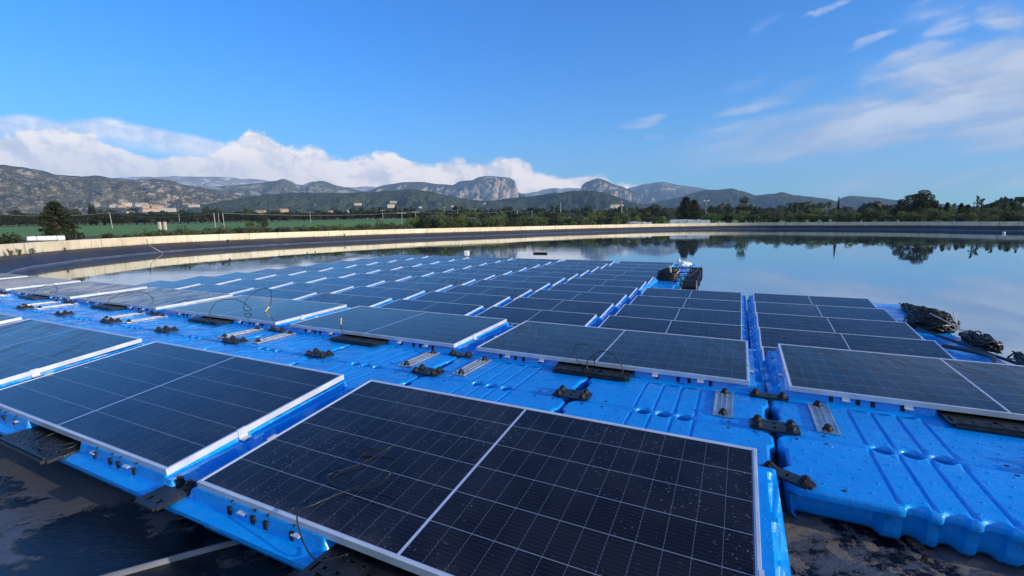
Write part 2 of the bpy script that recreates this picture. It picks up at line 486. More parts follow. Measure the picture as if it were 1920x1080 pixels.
# ------------------------------------------------------------------ platform: walkway float
WW, WL = 1.250, .588
def walkway_float():
    m = MB()
    # outline samples along the long (x) and short (y) sides; four 'corner notches' take the connectors
    def side(x, deep):                    # inset of the long sides at x
        d = abs(x-WW/2); s = 0.
        for c in (-.125, 0, .125):
            q = (x-WW/2-c)/.043
            if abs(q) < 1: s = max(s, .036*math.sqrt(1-q*q))
        if deep:
            s = s*1.35+.012
            if d > .235: s = max(s, .030+.035*ss(.235, .27, d))
        return s
    def outline(off, deep=False):
        pts = []; ch = .062; nt = .03
        def xs():
            q = set([ch, WW-ch]); x = ch
            while x < WW-ch: q.add(round(x, 4)); x += .03
            for c in (-.125, 0, .125):
                for t in (-.0425, -.040, -.034, -.024, -.012, 0, .012, .024, .034, .040, .0425): q.add(round(WW/2+c+t, 4))
            return sorted(q)
        X = xs()
        lo = off; 
        for x in X: pts.append((x, side(x, deep)+off))
        for (x, y) in ((WW-off-.02, ch*.45), (WW-off, ch), (WW-off, .17), (WW-off-nt, .20), (WW-off-nt, WL-.20), (WW-off, WL-.17), (WW-off, WL-ch), (WW-off-.02, WL-ch*.45)):
            pts.append((x, min(max(y, off+.004), WL-off-.004)))
        for x in reversed(X): pts.append((x, WL-side(x, deep)-off))
        for (x, y) in ((off+.02, WL-ch*.45), (off, WL-ch), (off, WL-.17), (off+nt, WL-.20), (off+nt, .20), (off, .17), (off, ch), (off+.02, ch*.45)):
            pts.append((x, min(max(y, off+.004), WL-off-.004)))
        return pts
    rings = [(.018, 0, .0), (.010, 0, -.003), (.003, 0, -.012), (.0, 0, -.024), (.002, 0, -.045), (.008, 1, -.058), (.016, 1, -.12), (.026, 1, -.165), (.05, 1, -.19)]
    n = None; vs = []
    for off, deep, z in rings:
        r = outline(off, bool(deep)); n = len(r); vs += [(x, y, z) for x, y in r]
    fs = [(k*n+i, (k+1)*n+i, (k+1)*n+(i+1) % n, k*n+(i+1) % n) for k in range(len(rings)-1) for i in range(n)]
    fs.append(tuple(range((len(rings)-1)*n, len(rings)*n))[::-1])
    m.add(vs, fs)
    # top deck: strips between two x columns, cut by four grooves
    top = outline(.018)
    nX = (n-16)//2; lo = top[:nX]; hi = list(reversed(top[nX+8:nX+8+nX]))
    ys = [i/12 for i in range(13)]
    grooves = [WW/2+d for d in (-.19, -.0635, .0635, .19)]
    X = [p[0] for p in lo]; X2 = sorted(set(X+[round(g+d, 4) for g in grooves for d in (-.012, -.004, .004, .012)]))
    def yl(x, arr):
        for a, b in zip(arr, arr[1:]):
            if a[0] <= x <= b[0]: return a[1]+(b[1]-a[1])*(x-a[0])/max(1e-9, b[0]-a[0])
        return arr[-1][1]
    def gz(x, t):
        for g in grooves:
            if abs(x-g) < .0045 and .04 < t < .96: return -.011
        return 0.
    vs = [(x, yl(x, lo)+(yl(x, hi)-yl(x, lo))*t, gz(x, t)) for t in ys for x in X2]
    k = len(X2)
    fs = [(j*k+i, j*k+i+1, (j+1)*k+i+1, (j+1)*k+i) for j in range(12) for i in range(k-1)]
    m.add(vs, fs)
    # end caps of the deck
    for side_pts, e0, e1 in ((top[nX:nX+8], lo[-1], hi[-1]), (list(reversed(top[nX*2+8:])), lo[0], hi[0])):
        pts = [e0]+list(side_pts)+[e1]
        b = len(m.v); m.v += [(x, y, 0.) for x, y in pts]
        f = list(range(b, b+len(pts)))
        if e0 == lo[0]: f = f[::-1]
        m.f.append(f); m.m.append(0)
    # small grip studs, pressed pits and drain holes on the deck
    rng = random.Random(3)
    for i in range(13):
        for j in range(5):
            x = .075+i*.0915+(.045 if j % 2 else 0); y = .075+j*.11
            if x > WW-.06 or any(abs(x-g) < .02 for g in grooves) or y > WL-.055: continue
            r = .0095
            vs = [(x+r*math.cos(a*PI/4), y+r*.62*math.sin(a*PI/4), .0003) for a in range(8)]
            vs += [(x+r*.55*math.cos(a*PI/4), y+r*.35*math.sin(a*PI/4), .0042) for a in range(8)]
            m.add(vs, [(a, (a+1) % 8, 8+(a+1) % 8, 8+a) for a in range(8)]+[tuple(range(8, 16))])
    o = m.build('walkway_float', M['float']); autosmooth(o, 50)
    for x, y in ((.10, .045), (.24, .045), (WW-.10, .045), (WW-.24, .045), (.10, WL-.045), (.24, WL-.045), (WW-.10, WL-.045), (WW-.24, WL-.045)):
        c = MB(); c.cyl((x, y, -.002), (x, y, .0012), .010, n=10); c.build('drain_hole', M['hole_dark'], o)  # flat black discs paint the shade inside the drain holes
    return o

def bolt(parent, x, y, z0=0., r=.021):
    c = MB(); c.cyl((0,0,0), (0,0,.007), r*1.25, n=14); c.cyl((0,0,.007), (0,0,.026), r*.95, r*.92, n=6); c.cyl((0,0,.026), (0,0,.034), r*.48, n=8)
    o = c.build('bolt', M['black2'], parent); o.location = (x, y, z0); return o
def plate_mesh(w, l, t, holes=(), ch=.015, name='plate', mat=None, parent=None):
    xs = sorted(set([0, ch, w-ch, w]+[h[i] for h in holes for i in (0, 1)])); ys = sorted(set([0, ch, l-ch, l]+[h[i] for h in holes for i in (2, 3)]))
    m = MB()
    def hole(x, y): 
        return any(a < x < b and c < y < d for a, b, c, d in holes) or ((x < ch or x > w-ch) and (y < ch or y > l-ch))
    for a, b in zip(xs, xs[1:]):
        for c, d in zip(ys, ys[1:]):
            if hole((a+b)/2, (c+d)/2): continue
            m.box(a, b, c, d, -t, 0)
    me = m.mesh(name, mat or M['black'])
    bm = bmesh.new(); bm.from_mesh(me); bmesh.ops.remove_doubles(bm, verts=bm.verts, dist=1e-5)
    dup = {}
    for f in bm.faces: dup.setdefault(tuple(sorted(v.index for v in f.verts)), []).append(f)
    kill = [f for fs in dup.values() if len(fs) > 1 for f in fs]
    bmesh.ops.delete(bm, geom=kill, context='FACES_ONLY')
    bm.to_mesh(me); bm.free()
    return link(D.objects.new(name, me), parent)
def connector4():                        # four-way plate with four bolts
    r = empty('float_connector', 'x', 'connector', (0,0,0))
    p = plate_mesh(.26, .15, .012, [(.122,.138,.03,.055), (.122,.138,.095,.12)], name='plate', parent=r); p.location = (-.13, -.075, .014)
    for x, y in ((-.088, -.040), (.088, -.040), (-.088, .040), (.088, .040)): bolt(r, x, y, .014, .023)
    return r
def connector2():
    r = empty('float_connector', 'x', 'connector', (0,0,0))
    p = plate_mesh(.24, .085, .012, [(.112,.128,.03,.055)], name='plate', parent=r); p.location = (-.12, -.0425, .014)
    for x in (-.082, .082): bolt(r, x, 0, .014, .023)
    return r
def connector_edge():                    # hangs half over the edge with two free holes
    r = empty('float_connector', 'x', 'connector', (0,0,0))
    p = plate_mesh(.17, .215, .014, [(.035,.062,.032,.058), (.108,.135,.032,.058), (.08,.088,.14,.16)], ch=.012, name='plate', parent=r); p.location = (-.085, -.14, .016)
    for x in (-.042, .042): bolt(r, x, .035, .016, .021)
    return r
def tray():
    r = empty('cable_tray', 'x', 'cable tray', (0,0,0))
    H = []
    for i in range(9):
        for j, y in enumerate((.05, .085, .15, .185, .235)):
            if (i, j) in ((3, 2), (4, 2), (3, 3)): continue
            x = .05+i*.062
            H.append((x, x+(.022 if (i+j) % 3 else .034), y, y+.014))
    H += [(.015, .030, .06, .13), (.60, .615, .06, .13), (.22, .245, .105, .135), (.37, .395, .105, .135)]
    p = plate_mesh(.635, .295, .016, H, ch=.02, name='plate', parent=r); p.location = (0, 0, .012)
    m = MB()
    for y in (.02, .275): m.box(.03, .605, y-.004, y+.004, .0125, .022)
    m.build('rib', M['black'], r)
    for x, y in ((.035, .26), (.60, .26)): bolt(r, x, y, .012, .024)
    return r
def rail(l=.47):
    r = empty('mounting_rail', 'x', 'mounting rail', (0,0,0))
    m = MB(); m.box(0, .115, 0, l, 0, .004); m.box(0, .007, 0, l, .004, .011); m.box(.108, .115, 0, l, .004, .011); m.box(.040, .046, 0, l, .004, .009); m.box(.070, .076, 0, l, .004, .009)
    m.build('rail', M['alu_worn'], r)
    bolt(r, .058, .045, .005, .022); bolt(r, .058, l-.03, .005, .022)
    return r

def colname(c): return ordn(2-c)          # counted from the right end (column 1 is the rightmost)
COLS_A0 = [0, -1, -2, -3]; COLS_A1 = [1, 0, -1, -2, -3, -4, -5, -6]
def rowlabel(row, c, what):
    if row == 'A0': return '%s %s from the right in the nearest row, beside dark liner' % (what, ordn(1-c))
    if row == 'A1': return '%s %s from the right in the second row, beyond the walkway' % (what, colname(c))
    n = row+2
    off = 2-c if row <= 5 else -c
    return '%s %s from the right in the %s row counted from the camera' % (what, ordn(off), ordn(n))
def place_panel(c, row, v, z, tilt):
    o = once('panel', panel_proto)
    o.location = W(c*PU, v, z); o.rotation_euler = (Matrix.Rotation(YAW, 4, 'Z') @ Matrix.Rotation(tilt, 4, 'X')).to_euler()
    tag(o, rowlabel(row, c, 'dark glass solar panel' if not (row == 'A1' and c < -1) else 'wet streaked solar panel'), 'solar panel', 'solar panels of the floating array')
def place_float(c, row, v, z, tilt=0.):
    o = once('pfloat', panel_float)
    o.location = W(c*PU-.12, v, z); o.rotation_euler = (Matrix.Rotation(YAW, 4, 'Z') @ Matrix.Rotation(tilt, 4, 'X')).to_euler()
    tag(o, rowlabel(row, c, 'blue float under panel'), 'float', 'blue floats under the solar panels')
SLA = math.radians(-4.6)
for c in COLS_A0:
    place_panel(c, 'A0', 1.132, -1.154, math.radians(6.15)); place_float(c, 'A0', 1.052, FL_A)
for c in COLS_A1:
    place_panel(c, 'A1', 3.637, -1.161, math.radians(1.29)); place_float(c, 'A1', 3.582, FL_A, SLA)
CELLS = [(c, r) for r in range(1, 6) for c in (1, 0)]+[(c, r) for r in range(1, 12) for c in range(-1, -7, -1)]
rj = random.Random(11)
for c, r in CELLS:
    v = 5.9917+PV*r
    t = math.radians(5.4+rj.uniform(-.35, .35)); dz = rj.uniform(-.006, .006)
    place_panel(c, r, v-PW*math.cos(t), -1.802-PW*math.sin(t)+dz, t); place_float(c, r, v-PW*math.cos(t)-.055, FL_B+dz)

def place(key, fn, u, v, z, label, cat, group, rot=0., tilt=0.):
    o = once(key, fn); o.location = W(u, v, z)
    o.rotation_euler = (Matrix.Rotation(YAW+rot, 4, 'Z') @ Matrix.Rotation(tilt, 4, 'X')).to_euler()
    return tag(o, label, cat, group)
# the walkway between the two nearest panel rows: two strips
V1, V2 = 2.386, 2.984
strip_n = {0: 0, 1: 0}
KS = list(range(3, -11, -1))
for s, v in ((0, V1), (1, V2)):
    for i, k in enumerate(KS):
        u = -.12+k*PU/2
        place('wfloat', walkway_float, u+.006, v, FL_A, 'blue walkway float, %s from the right, strip beside the %s panel row' % (ordn(i+1), ('nearest', 'second')[s]), 'float', 'blue walkway floats')
# on the slope behind the second row (two courses down to the water)
for i, k in enumerate(KS[2:]):
    for j in range(2):
        t = math.radians(-26)
        place('wfloat', walkway_float, -.12+k*PU/2+.006, 4.915+j*.545, -1.372-j*.265, 'blue float on the ramp down to the water behind the second row', 'float', 'ramp floats behind the second row', tilt=t)
# right-hand walkway of the floating block, rotated a quarter turn
for i in range(5):
    place('wfloat', walkway_float, 5.53, 7.02+i*1.262, FL_B, 'blue float right of the panels, %s from the far end of that side walkway' % ordn(5-i), 'float', 'side walkway floats', rot=PI/2)
for i in range(7):
    for j in range(2):
        place('wfloat', walkway_float, .49+.60*j-.02, 13.30+i*1.262, FL_B, 'blue float beside the cable coil, %s from the near end of that side walkway' % ordn(i+1), 'float', 'side walkway floats near the rolls', rot=PI/2) if j == 0 or i < 0 else None
# far walkway beyond the last row at the left
for i in range(3):
    place('wfloat', walkway_float, -15.3+i*1.262, 20.62, FL_B, 'blue float at the far left end beyond the last row, %s from the left' % ordn(i+1), 'float', 'far end floats')

# connectors
for i, k in enumerate(KS[:-1]):
    u = -.12+k*PU/2
    place('c4', connector4, u, 3.045 if 1 else 0, FL_A, 'black four bolt connector on the walkway middle seam, %s from the right' % ordn(i+1), 'connector', 'black connectors on the walkway seam')
for i, c in enumerate(range(1, -6, -1)):
    place('c2', connector2, c*PU-.125, 3.565, FL_A+.004, 'black two bolt connector at the second row edge, %s from the right' % ordn(i+1), 'connector', 'black connectors along the second row')
for i, c in enumerate((0, -1, -2)):
    place('ce', connector_edge, c*PU-.155, 1.125, FL_A, 'black plate with two bolts hanging over the near edge, %s from the right' % ordn(i+1), 'connector', 'black edge plates over the liner')
place('c2', connector2, PU-.10, 2.45, FL_A, 'black bolted plate at the corner of the nearest panel float', 'connector', 'black corner plates', rot=-.5)
# cable trays
for i, c in enumerate(COLS_A0):
    place('tray', tray, c*PU+.815, .965, FL_A+.002, 'black perforated tray under the nearest row, %s from the right' % ordn(i+1), 'cable tray', 'black trays under the nearest row')
for i, c in enumerate(COLS_A1):
    place('tray', tray, c*PU+.815, 3.455, FL_A+.014, 'black perforated tray under the second row, %s from the right' % ordn(i+1), 'cable tray', 'black trays under the second row')
# aluminium mounting rails without panels
n = 0
for c in range(1, -5, -1):
    for du in (.22, -.34):
        n += 1
        place('rail', rail, c*PU-.12+du, 3.075, FL_A+.004, 'bare aluminium rail lying across the walkway, %s from the right' % ordn(n), 'rail', 'bare mounting rails on the walkway')

# ------------------------------------------------------------------ cables on the panels
def cable(name, label, pts, r=.0045, plug=None, sub=8, cat='cable', group='loose cables on the panels'):
    root = empty(name, label, cat, pts[0], 0, group)
    r *= .72; P = [Vector(p)-Vector(pts[0]) for p in crom([tuple(q) for q in pts], sub)]
    m = MB(); m.tube(P, r, 6); m.build('sheath', M['cable'], root, True)
    if plug:
        d = (P[-1]-P[-4]).normalized(); m = MB(); m.cyl(P[-1], P[-1]+d*.035, r*2.4, r*1.7, 8); m.cyl(P[-1]+d*.035, P[-1]+d*.085, r*1.9, r*1.9, 8); m.build('plug', M[plug], root)
def zA0(v): return -1.154+(v-1.132)*.1078
def zA1(v): return -1.161+(v-3.637)*.0225
def pA(c, du, v, h=.012, row=0): return W(c*PU+du, v, (zA1(v) if row else zA0(v))+h)
cable('cable', 'black cable looping over the glass of the nearest panel', [W(.95,1.10,FL_A+.06), W(.82,1.06,-1.21), pA(0,.67,1.12,.03), pA(0,.66,1.22), pA(0,.74,1.36), pA(0,.86,1.42,.05), pA(0,.90,1.40,.09), pA(0,.86,1.36,.05), pA(0,.72,1.34), pA(0,.56,1.37), pA(0,.64,1.50), pA(0,.72,1.60,.05), pA(0,.70,1.63,.03), pA(0,.62,1.60,.02)], .0042, 'black')
def loops(c, lab, spec, r=.005, plug=None):
    cable('cable', lab, [W(c*PU+a, v, z) for a, v, z in spec], r, plug)
z0 = FL_A
loops(0, 'black cable with two upright loops before the second row centre', [(1.16,3.58,z0+.03),(1.05,3.57,z0+.06),(.98,3.56,z0+.14),(1.00,3.57,z0+.22),(1.08,3.58,z0+.235),(1.14,3.58,z0+.18),(1.15,3.57,z0+.08),(1.13,3.56,z0+.03),(1.10,3.55,z0+.04),(1.10,3.56,z0+.11),(1.20,3.57,z0+.19),(1.30,3.57,z0+.18),(1.38,3.56,z0+.09),(1.38,3.54,z0+.03)])
loops(-1, 'short cable with yellow plug standing up by the second row', [(.93,3.58,z0+.03),(.90,3.58,z0+.07),(.86,3.60,z0+.12),(.84,3.62,z0+.15)], .005, 'yellow')
loops(-2, 'arched cable with yellow plug resting on the wet panel', [(1.10,3.58,z0+.03),(1.06,3.62,z0+.13),(1.05,3.75,z0+.24),(1.2,3.9,z0+.24),(1.40,3.95,z0+.12),(1.35,3.90,zA1(3.9)+.02),(1.25,3.95,zA1(3.9)+.05),(1.22,4.05,z0+.26),(1.33,4.2,z0+.36),(1.48,4.2,z0+.33),(1.60,4.1,z0+.2),(1.62,4.05,z0+.15)], .006, 'yellow')
loops(-3, 'arched black cable over the panel beside the yellow plug cable', [(1.10,3.58,z0+.03),(1.08,3.62,z0+.13),(1.15,3.8,z0+.20),(1.35,3.95,z0+.20),(1.5,4.0,z0+.11),(1.35,4.05,zA1(4)+.015)], .006)
loops(-4, 'cable with yellow plug lying flat on a far left panel', [(1.10,3.58,z0+.03),(1.08,3.62,z0+.13),(1.2,3.8,z0+.22),(1.4,3.8,z0+.15),(1.5,3.75,zA1(3.8)+.02),(1.35,3.70,zA1(3.7)+.015)], .006, 'yellow')
loops(-1, 'coiled black cable on the perforated tray at the left', [(1.40,1.20,z0+.03),(1.32,1.08,z0+.03),(1.18,1.04,z0+.025),(1.10,1.12,z0+.03),(1.20,1.22,z0+.05),(1.36,1.19,z0+.05),(1.42,1.09,z0+.03),(1.30,1.02,z0+.03),(1.16,1.05,z0+.04)], .006)
loops(-1, 'thin cable end with yellow plug hanging onto the liner', [(1.16,.99,z0+.01),(1.13,.93,z0-.08),(1.12,.88,z0-.16),(1.08,.86,-1.425)], .003, 'yellow')

# ------------------------------------------------------------------ gear beside the array
def blob(m, c, s, seed, amp=.25, n=18, mi=0, fr=3.):
    vs = []; c = Vector(c)
    for j in range(n+1):
        th = PI*j/n
        for i in range(2*n):
            ph = PI*i/n; d = Vector((math.sin(th)*math.cos(ph), math.sin(th)*math.sin(ph), math.cos(th)))
            k = 1+amp*noise.fractal(d*fr+Vector((seed, 0, 0)), .8, 2.2, 4)
            q = Vector((d.x*s[0]*k, d.y*s[1]*k, max(d.z, -.45)*s[2]*k)); vs.append(c+q)
    fs = [(j*2*n+i, j*2*n+(i+1) % (2*n), (j+1)*2*n+(i+1) % (2*n), (j+1)*2*n+i) for j in range(n) for i in range(2*n)]
    m.add(vs, fs, mi)
def net_bundle(label, u, v, s, seed, rz=0.):
    r = empty('net_bundle', label, 'net bundle', W(u, v, FL_B+.02), YAW+rz, 'black bundles on the side walkway')
    m = MB(); blob(m, (0,0,s[2]*.3), s, seed, .30, 18); m.build('netting', M['netting'], r)
    m = MB(); rg = random.Random(seed)
    for k in range(16):
        ph0 = rg.uniform(0, 6.28); z = rg.uniform(-.1,.75); pts = []
        ax = rg.uniform(-.9,.9)
        for i in range(15):
            a = ph0+i/14*rg.uniform(2.5,4.5)
            pts.append((s[0]*1.06*math.cos(a)*(1-.35*abs(z))+ax*.1, s[1]*1.06*math.sin(a)*(1-.3*abs(z)), s[2]*(.35+z*.85)+.05*math.sin(3*a+k)))
        m.tube(pts, .012, 5)
    m.build('rope', M['cable'], r, True)
    return r
b = on(1734, 640, FL_B); ub, vb = uv(b)
net_bundle('large dark mound of black netting beside the right panels', 5.34, 10.7, (.27,.55,.24), 3)
m = MB(); m.tube([(-.25,-.25,.32),(-.1,-.4,.24),(.05,-.55,.14),(.22,-.80,.05)], .010, 5); m.tube([(.05,-.25,.38),(.05,-.42,.22),(.06,-.56,.12)], .008, 5)
o = m.build('stick', M['pale']); o.location = W(5.42, 10.45, FL_B+.02); o.rotation_euler = (0,0,YAW)
tag(o, 'pale forked stick lying against the large black netting mound', 'stick')
net_bundle('low dark netting bundle just right of the large mound', 5.60, 9.45, (.13,.50,.09), 5)
net_bundle('flat dark netting bundle at the near right water edge', 5.76, 8.15, (.11,.62,.075), 8)
net_bundle('small dark netting heap at the far end of the right walkway', 5.50, 12.1, (.10,.7,.08), 12)
m = MB(); m.tube(crom([tuple(W(4.98,10.0,FL_B+.09)), tuple(W(5.15,9.3,FL_B+.10)), tuple(W(5.40,8.6,FL_B+.07)), tuple(W(5.6,7.9,FL_B+.06)), tuple(W(5.62,7.2,FL_B+.06))], 6), .022, 8)
tag(m.build('pipe', M['black'], None, True), 'black flexible pipe along the right walkway between the bundles', 'pipe')
m = MB(); m.tube(crom([tuple(W(5.02,9.0,FL_B+.05)), tuple(W(5.22,8.5,FL_B+.10)), tuple(W(5.26,8.1,FL_B+.12)), tuple(W(5.1,7.7,FL_B+.06))], 6), .03, 8)
tag(m.build('pipe', M['black'], None, True), 'thick short black pipe curled close to the right panels', 'pipe')
# coil and rolls right of the rear block
def coil(label, u, v, R, h):
    r = empty('cable_coil', label, 'cable coil', W(u, v, FL_B+.01), YAW, 'black cable coils')
    rg = random.Random(4); m = MB()
    for k in range(30):
        ax = rg.uniform(0, PI); z = rg.uniform(.06, h*.75); pts = []
        rr = R*rg.uniform(.75, 1.)*math.sqrt(max(.1, 1-(z/h-.3)**2))
        for i in range(22):
            a = 2*PI*i/21
            pts.append((rr*math.cos(a), rr*.8*math.sin(a), z+.10*math.sin(a+ax)+.02*math.sin(5*a+k)))
        m.tube(pts, .024, 5)
    m.build('cable', M['cable'], r, True)
    m = MB(); blob(m, (0,0,h*.25), (R*.85, R*.68, h*.75), 2, .2, 12); m.build('core', M['netting'], r)
    m = MB(); m.tube([(R*.6,-.3,.10),(R*.8,-.35,.25),(R,-.1,.36),(R*.9,.1,.30)], .018, 5); m.tube([(.1,-.42,.5),(.12,-.4,.3)], .03, 6); m.build('tie', M['pale'], r)
coil('big black cable coil lying on blue floats beside the rear block', .12, 15.9, .36, .40)
def roll(label, u, v, k):
    r = empty('cable_roll', label, 'cable roll', W(u, v, WATER+.0), YAW+.1*k, 'black rolls along the float edge')
    m = MB(); m.cyl((-.20, 0, .11), (.20, 0, .11), .155, .15, 18); 
    for x in (-.12, 0, .12): m.cyl((x-.012, 0, .11), (x+.012, 0, .11), .166, .166, 18)
    o = m.build('drum', M['black'], r); autosmooth(o)
    for q in (.195, -.215):
        m = MB(); m.cyl((q, 0, .11), (q+.02, 0, .11), .172, .172, 18); o = m.build('flange', M['strap'], r); autosmooth(o)
    m = MB(); m.tube([(-.2,-.1,.25),(-.40,-.1,.24),(-.55,.1,.22)], .02, 5); m.build('rope', M['cable'], r)
for k, (v, lab) in enumerate(((15.2, 'nearest black roll at the edge of the blue floats'), (16.5, 'second black roll from the near end of the float edge'), (17.9, 'third black roll from the near end of the float edge'), (19.5, 'farthest black roll at the edge of the blue floats'))):
    roll(lab, .84-.05*k, v, k)
for k, (a, b_) in enumerate((((.45,15.7), (.85,18.8)), ((.42,16.0), (.72,15.1)))):
    m = MB(); m.tube(crom([tuple(W(a[0],a[1],FL_B+.15)), tuple(W((a[0]+b_[0])/2+.05,(a[1]+b_[1])/2,FL_B+.05)), tuple(W(b_[0],b_[1],FL_B+.18))], 6), .018, 5)
    tag(m.build('rope', M['cable'], None, True), ('long dark rope from the coil to the farthest roll', 'short dark rope from the coil to the nearest roll')[k], 'rope')
m = MB(); blob(m, (0,0,.10), (.27,.36,.11), 21, .5, 14); blob(m, (-.22,.2,.15), (.08,.10,.17), 25, .3, 10)
o = m.build('bag', M['white'], None, True); o.location = W(.12, 20.6, FL_B+.02); o.rotation_euler = (0,0,YAW); tag(o, 'crumpled white plastic bag beyond the rear corner by the rolls', 'bag')
m = MB(); m.box(-.15,.13,-.10,.10,0,.29); o = m.build('jerrycan', M['white']); 
o.location = far(875.5, 487, 24.6); o.location.z = -1.80; o.rotation_euler = (0,0,YAW+.4)
bv = o.modifiers.new('b', 'BEVEL'); bv.width = .06; bv.segments = 3; tag(o, 'white plastic can standing at the far edge of the panels', 'can')
m = MB(); m.box(-.36,.36,-.10,.10,0,.13)
for k in range(8): m.box(-.34+k*.09,-.29+k*.09,-.08,.08,.131,.15)
o = m.build('equipment_box', M['black']); q = far(1013, 487, 24.5); o.location = (q.x, q.y, -1.79); o.rotation_euler = (0,0,-.35)
tag(o, 'long black box standing at the far edge of the panels', 'box')

# ------------------------------------------------------------------ basin, water, wall
wpx = [(26,512),(54,504),(86,498.5),(180,485.5),(280,475.3),(347,469.5),(497,460.3),(640,453),(800,446),(960,440.3),(1120,434.6),(1273,430.6),(1400,429.2),(1560,429.4),(1720,430.4),(1920,432.8)]
Wl = [on(x, y, WATER) for x, y in wpx]
Wl = [(p.x, p.y) for p in Wl]
Wl += [(88,52),(89,35),(85,15),(76,-6),(62,-19)]
for u in (58,50,44,38,32,26,21,17,13,10,7,5,3,1,-1,-3,-5,-7,-9,-11,-13,-15,-17,-19.5):
    p = W(u, 5.97); Wl.append((p.x, p.y))
p = W(-21.8, 6.4); Wl.append((p.x, p.y))
cl = [Wl[-1]]+Wl+[Wl[0], Wl[1]]
ring = []
for i in range(1, len(cl)-2):
    p0, p1, p2, p3 = [Vector(q) for q in cl[i-1:i+3]]
    n_ = max(1, int((p2-p1).length/.9))
    for k in range(n_):
        t = k/n_; ring.append(.5*((2*p1)+(-p0+p2)*t+(2*p0-5*p1+4*p2-p3)*t*t+(-p0+3*p1-3*p2+p3)*t**3))
NR = len(ring)
def normal(i):
    a = ring[(i-3) % NR]; b = ring[(i+3) % NR]; d = (b-a).normalized(); return Vector((-d.y, d.x))
ctr = Vector((18, 38)); nrm = []
for i in range(NR):
    n_ = normal(i); nrm.append(n_ if n_.dot(ring[i]-ctr) > 0 else -n_)
for _ in range(3): nrm = [(nrm[i-1]+nrm[i]*2+nrm[(i+1) % NR]).normalized() for i in range(NR)]
wgt = []
for i in range(NR):
    v = uv(ring[i])[1]; wgt.append(1-ss(6.3, 9.0, v))
for _ in range(4): wgt = [(wgt[i-1]+wgt[i]*2+wgt[(i+1) % NR])/4 for i in range(NR)]
rows = []
def ringrow(f): rows.append([f(i) for i in range(NR)])
ringrow(lambda i: (*(ring[i]-nrm[i]*5.), WATER-2.0))
ringrow(lambda i: (*(ring[i]-nrm[i]*2.), WATER-.95))
for t in (0, .035, .11, .3, .5, .75, 1.):
    def f(i, t=t):
        w = wgt[i]; off = 1.35*(1-w)+1.22*w; zc = -1.50*(1-w)-1.525*w
        bl = 0.
        
        z = WATER+(zc-WATER)*t+bl+(.015*noise.noise(Vector((ring[i].x*.9, ring[i].y*.9, t*5))) if 0 < t < 1 else 0)
        return (*(ring[i]+nrm[i]*off*t), z)
    ringrow(f)
NB = 30
for k in range(1, NB+1):
    t = k/NB
    def f(i, t=t):
        w = wgt[i]; off = 1.35*(1-w)+1.22*w+t*(w*9.2+.03)
        zc = -1.50*(1-w)-1.525*w; zd = -1.502*(1-w)-1.445*w
        z = zc+(zd-zc)*ss(0, .12, t)
        q = ring[i]+nrm[i]*off
        z += w*(.012*fbm(q.x, q.y, 0, 3, 1.1))*(1 if t < .999 else 0)
        return (q.x, q.y, z)
    ringrow(f)
m = MB(); vs = [p for r in rows for p in r]
fs = []; mi = []
for k in range(len(rows)-1):
    for i in range(NR):
        j = (i+1) % NR; m.f.append((k*NR+i, k*NR+j, (k+1)*NR+j, (k+1)*NR+i)); m.m.append(1 if k == 3 else 0)
m.v = vs
m.f.append(tuple(range(NR))); m.m.append(0)
o = m.build('basin_liner', [M['liner'], M['seam']], None, True); tag(o, kind='structure')
m = MB(); wr = [(*(ring[i]+nrm[i]*.12), WATER) for i in range(NR)]
m.v = wr; m.f = [tuple(range(NR))]; m.m = [0]
o = m.build('water', M['water']); tag(o, kind='structure')
# the wall
DR = rows[-1]; m = MB(); prof = [(.012, -1.80), (.012, -.916), (.035, -.898), (.235, -.898), (.26, -.916), (.26, -2.1)]
for i in range(NR):
    p = Vector(DR[i][:2]); 
    for (o_, z) in prof:
        q = p+nrm[i]*o_; m.v.append((q.x, q.y, z+(.010*noise.noise(Vector((q.x*.4, q.y*.4, 0))) if z > -1 else 0)))
K = len(prof)
for i in range(NR):
    j = (i+1) % NR
    for k in range(K-1): m.f.append((i*K+k, i*K+k+1, j*K+k+1, j*K+k)); m.m.append(0)
o = m.build('basin_wall', M['wall'])
at_ = o.data.attributes.new('arc', 'FLOAT', 'POINT'); acc_ = 0.; av = []
for i in range(NR):
    av += [acc_]*K; acc_ += (Vector(DR[(i+1) % NR][:2])-Vector(DR[i][:2])).length
at_.data.foreach_set('value', av)
tag(o, 'low cream rendered wall running round the water basin', 'wall')
OUT = [Vector(DR[i][:2])+nrm[i]*.27 for i in range(NR)]
# ------------------------------------------------------------------ terrain
def gz(x, y):
    r = math.hypot(x, y); az = math.degrees(math.atan2(x, y))
    if y < 0: sl = .002
    else: sl = .0078+.0085*math.exp(-((az+8)/22)**2)
    d = max(0., r-45)
    z = -1.74+sl*min(d, 270)+.010*max(0, min(r, 2600)-305)*(.6+.4*math.exp(-((az+25)/25)**2))
    if r > 60: z += .25*noise.noise(Vector((x*.012, y*.012, 0)))*min(1, (r-60)/80)
    if r > 400: z += 10*noise.noise(Vector((x*.0022, y*.0022, 3)))*min(1, (r-400)/700)
    return z
m = MB(); rad = [0, .6, 1.5, 3, 6, 11, 18, 28, 42, 60, 85, 115, 150, 190, 235, 280, 330, 400, 500, 640, 820, 1050, 1350, 1700, 2200, 2900, 4000, 6000, 9500]
for k, rr in enumerate(rad):
    for i in range(0, NR):
        p = OUT[i]; 
        if k:
            dv = (p-ctr).normalized(); bl = min(1, rr/30); dv = (nrm[i]*(1-bl)+dv*bl).normalized(); q = p+dv*rr
        else: q = p
        z = gz(q.x, q.y)
        if k == 0: z = -1.70
        m.v.append((q.x, q.y, z))
